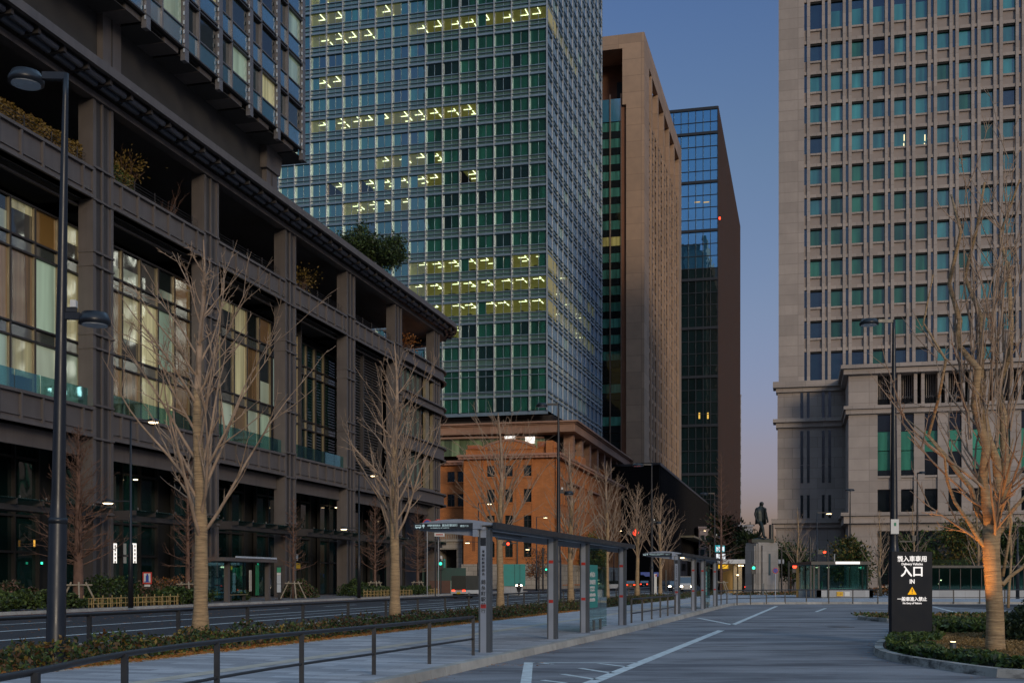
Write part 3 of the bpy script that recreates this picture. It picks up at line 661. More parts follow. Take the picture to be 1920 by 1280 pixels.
for i in range(10):
    c = s_end-.7-i*fp_; f_ = MB(fA, finm); zb = fz0-.2+(0 if i else -.0)
    f_.box(c, c+.6, -6.4, -5.98, zb-.8, 75); f_.mat(SD)
    for k in range(8): f_.box(c-.02, c+.62, -6.4, -5.96, fz0+k*FH-.02, fz0+k*FH+.05)
    f_.mat(M['lampoff'])
    for k in range(40): z = fz0-.4+k*.75; f_.box(c-.1, c-.02, -6.1, -6.0, z, z+.3)
    f_.build('facade_fin', A)
    for k in range(7):
        z = fz0+k*FH; a = c-fp_+.6; b = c-.12; mid = a+(b-a)*.36
        m = MB(fA, spn); m.box(a, mid-.08, -6.3, -6.2, z+.1, z+1.65); m.box(mid+.08, b, -6.3, -6.2, z+.1, z+1.65); wsA.append(m)
        m = MB(fA, PT['dark']); m.box(a, mid-.08, -6.34, -6.3, z+1.75, z+FH-.15)
        m.mat(PT[['green','dark','green','cream'][(i*3+k*2) % 4]] if (i+k) % 3 else PT['dark']).box(mid+.08, b, -6.34, -6.28, z+1.75, z+FH-.15)
        m.mat(finm).box(mid-.08, mid+.08, -6.35, -6.0, z, z+FH); m.box(a-.05, b+.1, -6.35, -6.08, z+1.65, z+1.75); m.mat(SD).box(a, b+.1, -6.35, -6.0, z+FH-.35, z+FH-.22); m.box(a-.05, b+.1, -6.35, -6.05, z-.03, z+.1)
        wsA.append(m)
many(A, 'tower_window', wsA)
eb = MB(fA, S_); eb.extr([(s_end-4.2,41.6),(s_end-1.2,41.6),(s_end-.6,43.6),(s_end-4.2,43.9)], -10.5, -8.2); eb.build('end_block', A)
twiggy(315, -1.6, 2.8, 93, 'small reddish leafless tree on the terrace in the second bay'); twiggy(232, -1.8, 3.4, 94, 'yellow leaved sapling on the terrace beside the round shrub', lf=M['leafyl'])
twiggy(562, -1.6, 2.6, 95, 'small yellow sapling on the terrace in the fourth bay', lf=M['leafyl']); twiggy(757, -1.6, 2.6, 96, 'small reddish sapling on the last terrace bay before the corner', lf=M['leafor'])
t = thing('roof_tree', at(694, 124, 34.6), 'dense dark green tree on the roof behind the eave of the steel framed building', 'tree'); r = np.random.default_rng(4); P = []
for k in range(34):
    c = np.array([r.uniform(-3.4,3.2), r.uniform(-2,2), 0]); c[2] = 1+4.6*r.random()*(1-(abs(c[0]+.3)/4.6)**2); P += [tuple(q) for q in r.normal(size=(420,3))*[.62,.6,.5]+c]
leaves('crown', [(a*.88, b, c*.85-.3) for a, b, c in P], .14, [M['leafdk'], M['leafdk'], M['leaf']], t, 4, local=True); MB(m=M['redbark']).tube([(0,0,-2.2),(0,0,3)], .2, 6, True).build('trunk', t, True)

# ================================================================ B: tall glass office tower
aB = math.radians(15.0); cB = at(1026, 205)
fBf = Fr(cB.x, cB.y, aB+math.pi/2); fBs = Fr(cB.x, cB.y, aB)
B = thing('glass_tower', (cB.x, cB.y, 0), 'tall blue green glass office tower with lit office floors behind the orange building', 'building')
BW, BK, NB, NS, SW, FB = 3.2, 23, 18, 12, 4.3, 3.93
ZB = 40.7
gB = glass('green_office_glass', (.018,.115,.075), .34, .30, .03, .015, .55, 0, (.74,.97,.96), aB)
gB2 = glass('dark_office_glass', (.008,.030,.028), .30, .4, .03, .015, 0, 0, (.80,.95,1), aB)
spB = glass('tower_spandrel', (.10,.19,.17), .16, .12, .14, .01, 0, 0, (.85,.93,1), aB)
finB = mat('pale_fin', (.43,.45,.46), .4, .3, .05, 1); railB = mat('grey_blue_rail', (.22,.30,.37), .4, .4, .06, 1)
gLit = clear('lit_office_glass', (.62,.80,.62), .12)
mRoom = mat('office_room', (.45,.40,.20), .9, 0, .1, .5, emit=((.85,.70,.24), .075)); mRoomD = mat('office_cabinet', (.10,.09,.07), .8, 0, .3, .5)  # room surfaces glow a little themselves, lamplight put into the material
strip = emit('office_strip_light', (1, .93, .68), 4)
gBs = glass('sky_tinted_side_glass', (.012,.05,.075), .30, .30, .03, .015, 0, 0, (.55,.78,1.1), aB, gr=.45)  # side face tinted bluer, the sky reflection put into the colour
body = MB(fBf, M['void']); body.box(-60, -7.2, -50, -7.2, 24, 131); body.mat(railB).box(-62, .0, -.55, -.25, 30.6, 31.2)
body.build('tower_core', B)
def lit(k, px): # which front bays are lit
    L = {2:[(700,1024)],3:[(755,1024)],4:[(760,1024)],8:[(577,890)],9:[(705,822)],7:[(645,752)],11:[(577,890)],13:[(577,658)],15:[(577,700),(778,1026)],16:[(577,632),(716,760)],17:[(575,640)],1:[(820,850)]}
    return any(a <= px <= b for a, b in L.get(k, []))
wB = []; rooms = []; lamps = []
RB = random.Random(3)
def office(fr, a, b, z0, first, last):
    m = MB(fr, mRoom); m.add([(a,-6.8,z0-.6),(b,-6.8,z0-.6),(b,-6.8,z0+2.75),(a,-6.8,z0+2.75)], [(0,1,2,3)])
    m.add([(a,-.3,z0+2.75),(b,-.3,z0+2.75),(b,-6.8,z0+2.75),(a,-6.8,z0+2.75)], [(0,1,2,3)])
    m.add([(a,-.3,z0-.3),(b,-.3,z0-.3),(b,-6.8,z0-.3),(a,-6.8,z0-.3)], [(0,1,2,3)])
    if first: m.add([(a+.01,-.3,z0-.3),(a+.01,-6.8,z0-.3),(a+.01,-6.8,z0+2.75),(a+.01,-.3,z0+2.75)], [(0,1,2,3)])
    if last: m.add([(b-.01,-.3,z0-.3),(b-.01,-6.8,z0-.3),(b-.01,-6.8,z0+2.75),(b-.01,-.3,z0+2.75)], [(0,1,2,3)])
    m.mat(mRoomD)
    for _ in range(2):
        c = RB.uniform(a+.2, b-.9); w = RB.uniform(.4,.9); m.box(c, c+w, -2.6, -1.6, z0-.3, z0+RB.uniform(.3,.75))
    rooms.append(m)
    l = MB(fr, strip); c = (a+b)/2
    o_ = RB.uniform(-.7,.5); dg_ = RB.random(); l.box(c-1.3+o_, c+.2+o_, -3.5, -3.39, z0+2.62, z0+2.68); l.box(c+.1+o_, c+.21+o_, -3.3, -1.2 if dg_ > .4 else -2.4, z0+2.62, z0+2.68)
    if dg_ < .7: l.box(c+.1+o_, c+.21+o_, -5.6, -4.2, z0+2.62, z0+2.68)
    if RB.random() < .4: l.box(c-1.2, c-.3, -5.8, -5.68, z0+2.62, z0+2.68)
    lamps.append(l)
for k in range(-2, BK):
    z0 = ZB+FB*k; wh = 2.2
    if k == -1: z0, wh = 34.9, 3.7
    if k == -2: z0, wh = 31.3, 2.4
    for i in range(NB):
        a, b = -(i+1)*BW, -i*BW; px = None
        p = fBf.w((a+b)/2, 0, 0); px = CX+p[0]/p[1]*FOC; isl = k >= 0 and lit(k, px) and not (RB.random() < .12 and k not in (2,3,4,15,11))
        m = MB(fBf, gLit if isl else (gB2 if RB.random() < .10 else gB))
        for q in (0, 1):
            aa = a+.07+q*(BW/2); bb = aa+BW/2-.12
            mm = m.m
            if isl and RB.random() < (.30 if q == 0 else .08): m.mat(gB)
            elif not isl and RB.random() < .06: m.mat(gB2)
            m.add([(aa,-.25,z0),(bb,-.25,z0),(bb,-.25,z0+wh),(aa,-.25,z0+wh)], [(0,1,2,3)]); m.mat(mm)
        wB.append(m)
        if isl: office(fBf, a, b, z0, not lit(k, px-33), (not lit(k, px+33)) or i == 0)
    for i in range(NS):
        a, b = i*SW, (i+1)*SW; isl = (k in (2,3,4) and i < (9 if k != 4 else 5)) or (k == 15 and i < 6) or (k == 4 and i in (8,9)) or (k == 2 and i == 9)
        m = MB(fBs, gLit if isl else (gB if RB.random() < .12 else gBs))
        for q in (0, 1): aa = a+.07+q*SW/2; bb = aa+SW/2-.12; m.add([(aa,-.25,z0),(bb,-.25,z0),(bb,-.25,z0+wh),(aa,-.25,z0+wh)], [(0,1,2,3)])
        wB.append(m)
        if isl and (k, i) != (2, 0) : office(fBs, a+(.0 if i else 7.0 if SW > 7 else 0), b, z0, False, i in (8,5,9)) if i > 1 else None
many(B, 'window', wB)
many(B, 'office_room', rooms); many(B, 'strip_light', lamps)
sp_ = []
for fr, L0, L1 in ((fBf, -NB*BW, 0), (fBs, 0, NS*SW)):
    for k in range(-2, BK):
        z0 = ZB+FB*k; wh = 2.2; z1 = z0+FB
        if k == -1: z0, wh = 34.9, 3.7; z1 = ZB
        if k == -2: z0, wh = 31.3, 2.4; z1 = 34.9
        m = MB(fr, spB); t0 = z0+wh; n_ = int(round((L1-L0)/(BW if fr is fBf else SW)))
        for i in range(n_): d = (L1-L0)/n_; m.box(L0+d*i+.05, L0+d*(i+1)-.05, -.32, -.2, t0, z1)
        q_ = .16 if fr is fBf else .02; m.mat(railB); m.box(L0, L1, -.2, q_, t0+.03, t0+.38); m.box(L0, L1, -.2, .05, t0+.85, t0+.93); m.box(L0, L1, -.2, q_*.4, z1-.14, z1-.02)
        if k == -1: m.box(L0, L1, -.2, .05, z0+2.6, z0+2.7)
        sp_.append(m)
many(B, 'spandrel', sp_)
fn = []
for i in range(NB+1): fn.append(MB(fBf, finB).box(-i*BW-.07, -i*BW+.07, -.2, .36, 31.2, 131))
th = MB(fBf, railB)
for i in range(NB): c = -i*BW-BW/2; th.box(c-.035, c+.035, -.26, -.12, 31.2, 131)
th.build('mullion', B)
for i in range(NS+1):
    m = MB(fBs, finB); m.box(i*SW-.07, i*SW+.07, -.2, .08, 31.2, 131)
    for k in range(133): m.mat(railB).box(i*SW-.10, i*SW+.10, .08, .14, 31.4+k*.75, 31.4+k*.75+.40)
    fn.append(m)
th = MB(fBs, railB)
for i in range(NS): c = (i+.5)*SW; th.box(c-.05, c+.05, -.26, -.1, 31.2, 131)
th.build('mullion', B); many(B, 'fin', fn)
# podium of B
P_ = thing('podium_building', (cB.x+3, cB.y-3, 0), 'brown stone podium with deep cornice below the glass tower', 'building')
cP = at(1078, 203.5); fPf = Fr(cP.x, cP.y, TH+math.pi/2); fPs = Fr(cP.x, cP.y, TH)
pst = mat('podium_stone', (.33,.19,.13), .75, 0, .12, .8, joints=(3.0,1.1,.03,.6,0)); pdk = mat('podium_dark', (.07,.06,.06), .8, 0, .15, 1, joints=(40,.35,.03,.6,0))
cn = MB(fPf, pst); ZC = 29.2
cn.box(-70, 0, -14, 0, ZC-1.9, ZC-.5); cn.box(-70, .25, -14, .25, ZC-.5, ZC-.28); cn.box(-70, .6, -14, .6, ZC-.28, ZC)
cn.fr = fPs; cn.box(.02, 130, -14, 0.003, ZC-1.903, ZC-.503); cn.box(.02, 130, -14, .253, ZC-.503, ZC-.283); cn.box(.02, 130, -14, .603, ZC-.283, ZC+.003); cn.build('cornice', P_)
wl = MB(fPf, pdk); wl.box(-70, -4.6, -14, -3.2, ZC, 30.65); wl.fr = fPs; wl.box(3.2, 128, -14, -4.6, ZC, 30.7)
wl.mat(M['void']).box(4, 128, -14, -4.2, 0, ZC-1.95); wl.fr = fPf; wl.box(-70, -4, -14, -4, 0, ZC-1.95); wl.build('wall', P_)
wl = MB(fPs, pst)
for i in range(14):
    s = 3.0+i*8.4; wl.mat(pst).box(s, s+1.7, -2.6, -.9, 0, ZC-1.92)
wl.build('column', P_)
wl = MB(fPs, M['steel_dark'])
for i in range(13):
    s = 4.9+i*8.4
    for k in range(13): z = 8+k*1.55; wl.box(s, s+6.3, -2.2, -1.9, z, z+.22)
    wl.box(s+2, s+2.1, -1.9, -1.7, 2, ZC-2.1); wl.box(s+4.2, s+4.3, -1.9, -1.7, 2, ZC-2.1)
wl.build('louvre_screen', P_)
wl = MB(fPs, emit('warm_window', (1, .62, .18), .55))
for s, z in [(23.5,21.2),(24.6,21.2),(23.5,19.9),(24.6,19.9),(32.3,20.6),(33.4,20.6),(32.3,19.3)]: wl.box(s, s+.8, -2.7, -2.6, z, z+1.1)
wl.build('lit_window', P_)
# curved upper glass band behind the pediment
cu = MB(fPf, glass('green_blind_band', (.16,.22,.12), .05, .35, .1, .01, 1.5, .05))
def arcp(x, extra=0): f = (x+22.5)/16.5; return -3.4+2.6*(1-f*f)+extra
X = [-39+33*i/24 for i in range(25)]
for a, b in zip(X[:-1], X[1:]): cu.add([(a,arcp(a),23.6),(b,arcp(b),23.6),(b,arcp(b),26.6),(a,arcp(a),26.6)], [(0,1,2,3)])
cu.build('curved_window_band', P_)
cu = MB(fPf, pst)
for a, b in zip(X[:-1], X[1:]): cu.add([(a,arcp(a,.9),26.6),(b,arcp(b,.9),26.6),(b,arcp(b,.9),26.9),(a,arcp(a,.9),26.9),(a,-4,26.6),(b,-4,26.6)], [(0,1,2,3),(0,4,5,1)])
cu.build('curved_fascia', P_)
for px0, px1, py0, py1 in [(946,966,811.5,819.5),(985,1003,814,827)]:
    a, b = fPf.spx(px0, -.9), fPf.spx(px1, -.9); MB(fPf, M['white_l']).box(a, b, -.9, -.8, zy(py1,203), zy(py0,203)).build('lit_sign', P_)

# ================================================================ O: orange terracotta building
cO = at(1046, 186); fOf = Fr(cO.x, cO.y, TH+math.pi/2); fOs = Fr(cO.x, cO.y, TH)
O = thing('terracotta_building', (cO.x, cO.y, 0), 'historic orange terracotta building with stone base, dentil cornice and curved pediment', 'building')
ter = mat('orange_terracotta', (.50,.18,.055), .85, 0, .14, .7, .1, 20, joints=(.5,.16,.018,.72,.5), streak=.15); terc = mat('pinkish_cornice', (.38,.20,.14), .8, 0, .1, 1)
bas = mat('stone_base', (.34,.30,.25), .85, 0, .12, .8, joints=(1.6,.75,.03,.5,.5))
sl = fOf.spx(868)                                          # left end of the pavilion
ZT = 21.0
def punched(mb, fr, s0, s1, z0, z1, n, wins, dep=.35):
    mb.fr = fr; S = sorted({s0, s1, *[w[0] for w in wins], *[w[1] for w in wins]}); Zs = sorted({z0, z1, *[w[2] for w in wins], *[w[3] for w in wins]})
    for a, b in zip(S[:-1], S[1:]):
        run = None
        for c, d in zip(Zs[:-1], Zs[1:]):
            hole = any(w[0] <= a+1e-6 and b <= w[1]+1e-6 and w[2] <= c+1e-6 and d <= w[3]+1e-6 for w in wins)
            if not hole: mb.add([(a,n,c),(b,n,c),(b,n,d),(a,n,d)], [(0,1,2,3)])
    for a, b, c, d in wins: mb.add([(a,n,c),(b,n,c),(b,n,d),(a,n,d),(a,n-dep,c),(b,n-dep,c),(b,n-dep,d),(a,n-dep,d)], [(0,4,5,1),(1,5,6,2),(2,6,7,3),(3,7,4,0)])
rowsO = [(18.15,19.9),(14.0,16.1),(9.9,11.9)]; WF = []; WR = []; WS = []; WB = []
for c in (920, 954, 989):
    s = fOf.spx(c, -.35)
    for z0, z1 in rowsO+[(5.2,7.4)]: WF.append((s-.64, s+.64, z0, z1))
for c in (846, 865):
    s = fOf.spx(c, -8.6)
    for z0, z1 in rowsO: WR.append((s-.7, s+.6, z0, z1))
for j in range(26):
    s = 4+2.5*j
    if j % 4 == 3: continue
    for z0, z1 in rowsO+[(5.3,7.6)]: WS.append((s, s+1.0, z0, z1))
    WB.append((s-.1, s+1.1, .9, 3.2))
ob = MB(fOf, ter); punched(ob, fOf, sl, 0, 4.1, ZT, -.35, WF); punched(ob, fOs, 0, 70, 4.1, ZT, -.35, WS); ob.mat(bas); punched(ob, fOs, 0, 70, 0, 4.1, -.05, WB); ob.mat(ter); punched(ob, fOf, sl-22, sl, 4.1, ZT, -8.6, WR); ob.fr = fOf
ob.box(sl, -.75, -14, -.9, 4.1, ZT-.01); ob.mat(bas).box(sl-.3, .05, -14, -.05, 0, 4.1)
ob.mat(ter).box(sl-22, sl, -30, -9.1, 4.1, ZT-.01); ob.mat(bas).box(sl-22, sl-.3, -30, -8.3, 0, 4.1)
ob.mat(ter).box(sl-.001, sl+.003, -9, -.352, 4.1, ZT); ob.fr = fOs; ob.box(.76, 70, -14, -.9, 0, ZT-.01); ob.build('wall', O)
co = MB(fOf, terc)
for fr, a, b, n0 in ((fOf, sl-.9, .55, 0), (fOs, -.54, 70, 0), (fOf, sl-22, sl-1.0, -8.3)):
    co.fr = fr; e = .003 if fr is fOs else 0; co.box(a, b, n0-1.5, n0+.55+e, ZT+.35, ZT+.7+e); co.box(a+.1, b-.1, n0-1.4, n0+.25, ZT+e, ZT+.35)
    L = b-a; 
    for k in range(int(L/.85)): c = a+.2+.85*k; co.box(c, c+.42, n0+.0, n0+.42, ZT-.02, ZT+.33)
co.build('cornice', O)
pe = MB(fOf, ter)                                          # parapet with curved pediment
S = lambda px: fOf.spx(px, -1.0)
zpx = lambda py: zy(py, 187)
pe.box(sl+.2, -.6, -1.8, -1.0, ZT+.7, zpx(838)); pe.extr([(S(877),zpx(839)),(S(877),zpx(830)),(S(900),zpx(830)),(S(905),zpx(834)),(S(907),zpx(839))], -1.9, -.85)
pe.extr([(S(1008),zpx(839)),(S(1008),zpx(826)),(S(1040),zpx(827)),(S(1044),zpx(839))], -1.9, -.85)
ar = [(S(905+98*i/16), zpx(833-13.5*math.sin(math.pi*i/16)**.9)) for i in range(17)]
pe.extr([(S(905),zpx(840))]+ar+[(S(1003),zpx(840))], -1.9, -.8)
pe.mat(terc)
for i in range(16): pe.bar((ar[i][0], -.72, ar[i][1]-.25), (ar[i+1][0], -.72, ar[i+1][1]-.25), .16, .22)
pe.mat(mat('clay_roof', (.36,.12,.06), .9, 0, .2, 2)); pe.box(S(878), S(899), -.84, -.7, zpx(837), zpx(831.5)); pe.box(S(1010), S(1034), -.84, -.7, zpx(836), zpx(827.5))
pe.fr = fOs; pe.mat(ter).box(.2, 69, -1.8, -1.0, ZT+.7, ZT+1.6)
for k in (0, 24, 50): pe.box(k+.1, k+5.5, -1.95, -.85, ZT+.7, ZT+2.7)
pe.build('parapet', O)
wO = []; darkw = glass('old_building_window', (.02,.03,.03), .10, .4, .05, .01, 3, 0)
def winO(fr, s0, s1, z0, z1, n, arch=False, lit=None):
    m = MB(fr, lit or darkw); m.add([(s0,n-.28,z0),(s1,n-.28,z0),(s1,n-.28,z1),(s0,n-.28,z1)], [(0,1,2,3)]); m.mat(M['void'])
    if arch: m.extr([(s0+(s1-s0)*(.5-.5*math.cos(math.pi*i/8)), z1+.5*math.sin(math.pi*i/8)) for i in range(9)], n-.1, n+.012)
    m.mat(ter).box(s0-.2, s1+.2, n, n+.14, z0-.25, z0-.08)
    m.mat(M['steel_dark']).box((s0+s1)/2-.04, (s0+s1)/2+.04, n-.27, n-.2, z0, z1); m.box(s0, s1, n-.27, n-.2, z0+(z1-z0)*.6, z0+(z1-z0)*.6+.07); wO.append(m)
for w_ in WF: winO(fOf, *w_, -.35, w_[2] < 6)
for w_ in WR: winO(fOf, *w_, -8.6)
for w_ in WS: winO(fOs, *w_, -.35, w_[2] < 6)
for j, w_ in enumerate(WB): winO(fOs, *w_, -.05, lit=M['amberlit'] if j == 6 else None)
nz_ = MB(fOf, mat('niche_shade_terracotta', (.22,.08,.03), .9)); a, b = fOf.spx(885,-.35), fOf.spx(891,-.35); nz_.box(a, b, -.36, -.33, 6.2, 9.0).build('blind_niche', O)  # flat panel, the shade of the niche put into a darker terracotta
many(O, 'window', wO)
pp = MB(fOf, ter)
for c in (907, 935, 971, 1000): s = fOf.spx(c); pp.box(s-.35, s-.1, -.4, -.2, 4.15, ZT-.03)
pp.mat(terc); pp.fr = fOs
pp.box(8, 20, -.3, .25, 17.6, 17.85); pp.box(28, 40, -.3, .25, 17.6, 17.85); pp.box(6, 66, -.3, .12, 9.0, 9.2); pp.build('pilaster', O)
# white stone entrance porch on the recessed wing
q0, q1 = fOf.spx(812, -4), fOf.spx(868, -4); po = MB(fOf, bas)
Zp = 9.0; po.box(q0, q1, -8.4, -3.6, 6.6, 7.9); po.box(q0-.3, q1+.2, -8.4, -3.3, 7.9, 8.3); po.box(q1-1.0, q1, -8.3, -3.7, .2, 6.6); po.box(q0, q0+1.1, -8.3, -3.7, .2, 6.6)
for i in range(16): c = q0+.2+i*(q1-q0-.5)/15; po.box(c, c+.14, -3.7, -3.5, 8.3, 9.1)
po.box(q0-.1, q1, -3.8, -3.45, 9.1, 9.25); po.mat(M['void']).box(q0+1.1, q1-1.0, -8.5, -8.0, .2, 6.6); po.build('entrance_porch', O)

# ================================================================ C: brown tower with deep fins
aC = math.radians(14.6); cC = at(1208, 270); fCf = Fr(cC.x, cC.y, aC+math.pi/2); fCs = Fr(cC.x, cC.y, aC); HC = zy(60, 270)
Cb = thing('brown_tower', (cC.x, cC.y, 0), 'tall brown stone tower with deep vertical fins right of the glass tower', 'building')
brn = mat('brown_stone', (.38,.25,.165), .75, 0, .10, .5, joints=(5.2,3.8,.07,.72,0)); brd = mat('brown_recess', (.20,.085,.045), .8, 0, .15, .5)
s1 = fCf.spx(1174); LC = fCs.spx(1277.5)
w = MB(fCf, brn); w.box(s1, 0, -8, 0, 0, HC); w.box(-50, s1, -9.2, 0, HC-3.2, HC)
w.fr = fCs; w.box(0.003, LC, -1.2, .003, HC-5.0, HC+.003); w.box(.003, 1.6, -4.0, .003, 0, HC-5); w.box(LC-6, LC, -8, .0, 0, HC-5)
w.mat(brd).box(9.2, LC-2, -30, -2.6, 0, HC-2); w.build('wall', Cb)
w = MB(fCf, brn); zt = zy(180, 271); z_l = fCf.spx(1165, -1)
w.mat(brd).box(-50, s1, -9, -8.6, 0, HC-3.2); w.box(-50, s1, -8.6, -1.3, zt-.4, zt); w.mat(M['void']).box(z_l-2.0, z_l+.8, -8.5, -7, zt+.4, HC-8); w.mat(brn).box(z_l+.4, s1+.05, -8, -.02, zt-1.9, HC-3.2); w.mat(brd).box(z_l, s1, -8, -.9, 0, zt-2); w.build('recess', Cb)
gC = glass('teal_blind_glass', (.06,.20,.16), .12, .25, .06, .01, 1.5, .01); gCd = glass('black_spandrel', (.012,.016,.018), .10, .3, .06, .01); wC = []
zz = zt; k = 0
wC.append(MB(fCf, spn).box(-50, z_l, -1.2, -1.0, zz-5.2, zz)); zz -= 5.4
gCy = glass('lit_blind_glass', (.38,.34,.12), .08, .2, .06, .01, 1.5, .12)
while zz > 30:
    y = HZ-(zz-EYE)*FOC/271; mm = gCy if k == 7 else gC
    if y > 660: mm = gCd if k % 2 else gC
    m = MB(fCf, mm)
    for i in range(12): m.box(z_l-.05-i*2.6-2.45, z_l-.05-i*2.6, -1.2, -1.1, zz-2.05, zz)
    m.mat(gCd).box(-50, z_l, -1.2, -1.05, zz-3.7, zz-2.1); wC.append(m); zz -= 3.8; k += 1
many(Cb, 'window_band', wC)
w = MB(fCf, mat('brown_mullion', (.16,.10,.07), .6))
for i in range(14): w.box(z_l-i*2.6-.1, z_l-i*2.6+.1, -1.1, -.6, 30, zt+1)
w.build('mullion', Cb)
fnC = []; nb = 6; d = (LC-6-1.6)/nb; bfg = glass('brown_facade_glass', (.03,.027,.025), .05, .3, .06, .01, 0, gr=.10)
for i in range(nb):
    a = 1.6+d*i
    if i: fnC.append(MB(fCs, brn).box(a-.7, a+.7, -2.6, -.0, 0, HC-5))
    m = MB(fCs, brn); m.box(a+d/2-.35, a+d/2+.35, -.6, -.12, 0, HC-16)
    fnC.append(m); m = MB(fCs, bfg); m.box(a+.7, a+d-.7, -2.5, -.55, 20, HC-16)
    m.mat(brn)
    for kk in range(29):
        z = 18+kk*3.8
        if z > HC-17: break
        m.mat(brn).box(a+.7, a+d-.7, -.6, -.40, z, z+.9)
        for q in range(4): c = a+.9+(d-1.8)*q/4; m.mat(SD).box(c, c+1.1, -.4, -.22, z+1.0, z+1.25)
    fnC.append(m)
many(Cb, 'fin', fnC)
# ================================================================ D: low black podium
aD = TH; cD = at(1236, 252); fDf = Fr(cD.x, cD.y, aD+math.pi/2); fDs = Fr(cD.x, cD.y, aD); D = thing('black_podium_building', (cD.x, cD.y, 0), 'low black building with vertical ribs below the brown tower', 'building')
bk = mat('black_facade', (.007,.006,.006), .8, 0, .2, .5, spec=.15); w = MB(fDf, bk); w.box(-4.9, 0, -40, 0, 0, 26.2); w.mat(M['steel_dark']).box(-5.1, .3, -40, .3, 26.2, 26.7)
w.fr = fDs; w.mat(bk).box(.01, 150, -40, -.01, 0, 26.1); w.mat(M['steel_dark']).box(.31, 150, -40, .28, 26.15, 26.6); w.build('wall', D)
w = MB(fDs, mat('dark_rib', (.014,.012,.012), .7, spec=.2))
for i in range(70): w.box(1+i*2.1, 1.25+i*2.1, 0, .3, 8, 26.1)
w.build('rib', D)
w = MB(fDs, M['bronze']); w.box(45, 95, 0, 3.5, 12.2, 12.7); w.build('canopy', D)
w = MB(fDf, glass('dark_lobby', (.02,.02,.02), .12, .3)); w.fr = fDs
for i in range(18): w.box(2+i*8, 9.5+i*8, .02, .08, .3, 6.5)
w.build('shop_window', D)
# ================================================================ E: blue glass tower
aE = math.radians(14.0); cE = at(1346, 385); fEf = Fr(cE.x, cE.y, aE+math.pi/2); fEs = Fr(cE.x, cE.y, aE); HE = zy(199, 385)
E_ = thing('blue_glass_tower', (cE.x, cE.y, 0), 'distant blue glass tower with brown ribbed side beside the sky gap', 'building')
gE = glass('blue_sky_glass', (.01,.08,.17), .50, .12, .02, .015, 0, 0, (.42,.82,1.15)); gE2 = glass('dark_mirrored_glass', (.006,.016,.018), .05, .3, .03, .01); gE3 = glass('teal_mirrored_glass', (.015,.09,.09), .10, .35, .03, .01)  # colours carry the reflections: blue sky above, dark mirrored building below
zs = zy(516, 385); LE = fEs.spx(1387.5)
w = MB(fEf, M['void']); w.box(-60, -.3, -60, -.5, 0, HE-.5); w.build('core', E_)
wE = []; nf = int((HE-4)/4.0)
for k in range(nf):
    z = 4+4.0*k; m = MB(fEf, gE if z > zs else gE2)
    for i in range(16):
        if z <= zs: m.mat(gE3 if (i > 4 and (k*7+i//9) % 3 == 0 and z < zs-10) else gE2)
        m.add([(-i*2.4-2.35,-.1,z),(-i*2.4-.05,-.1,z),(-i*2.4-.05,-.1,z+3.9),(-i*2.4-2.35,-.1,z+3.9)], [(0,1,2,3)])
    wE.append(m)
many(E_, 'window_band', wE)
w = MB(fEf, mat('dark_mullion', (.008,.012,.02), .6, .0))
for i in range(17): w.box(-i*2.4-.1, -i*2.4+.1, -.1, .22, 4, HE)
for k in range(nf): w.box(-39, 0, -.1, .12 if k % 4 else .45, 4*k+3.85, 4*k+(4.05 if k % 4 else 4.7))
w.box(-39, 0, -.5, .3, HE-.9, HE); w.build('mullion', E_)
w = MB(fEs, mat('brown_ribbed_side', (.06,.030,.021), .7, 0, .25, .15)); w.box(.7, LE, -60, -.3, 0, HE)
for i in range(70): s = LE*i/70; w.box(s+.1, s+.55, -.3, .25, 8, HE)
for k in range(30): w.box(.1, LE, -.3, .05, 8+k*5, 8.6+k*5)
w.build('ribbed_side', E_)
w = MB(fEf, emit('amber_office', (1, .6, .12), .9))
for px, py in [(1311,779),(1327,779)]: s = fEf.spx(px); z = fEf.z(px, py); w.box(s-.22, s+.3, -.05, 0, z-1.0, z+1.0)
for px, py in [(1308,379),(1325,379)]: s = fEf.spx(px); z = fEf.z(px, py); w.box(s-1.0, s+.8, -.05, 0, z-.12, z+.12)
w.build('lit_window', E_)
w = MB(fEs, M['red_l']); w.box(.5, 1.1, .3, .8, zy(410,385), zy(408,385)+.3); w.build('warning_light', E_)
# ================================================================ G: pale stone tower on the right
cG = at(1460, 160); fG = Fr(cG.x, cG.y, TH+math.pi/2); G_ = thing('stone_tower', (cG.x+20, cG.y-6, 0), 'pale stone office tower with regular grid of teal windows on the right', 'building')
stn = mat('pale_stone', (.37,.315,.28), .8, 0, .10, .5, joints=(2.6,1.39,.035,.70,0), streak=.12); stn2 = mat('grey_stone', (.34,.29,.26), .8, 0, .10, .5, joints=(2.2,1.39,.03,.60,.5), streak=.15)
mo = (fG.spx(1880.7)-fG.spx(1519.1))/9; m0 = fG.spx(1519.1); NC = 12
gG = glass('teal_window_glass', (.045,.24,.24), .12, .3, .03, .02, .8, 0, (.75,.92,1.05)); gG2 = glass('navy_window_glass', (.01,.03,.045), .12, .3, .03, .02, 0, 0, (.7,.88,1.05))
gG3 = glass('green_window_glass', (.03,.15,.09), .08, .3, .03, .02, .8, 0, (.75,.92,1.05))
rows = [(70-4.17*j, 70-4.17*(j+1), 'n') for j in range(9)]+[(70-4.17*9, 28.45, 't'), (74.17, 70, 'n'), (79.85, 74.17, 't2'), (84.0, 79.85, 'n')]
w = MB(fG, stn); s_l = fG.spx(1508); s_r = m0+mo*NC
w.box(0, s_l, -40, 0, 28.3, 92); w.box(s_l, s_r, -40, -.72, 28.3, 92); w.build('wall', G_)
pr = []
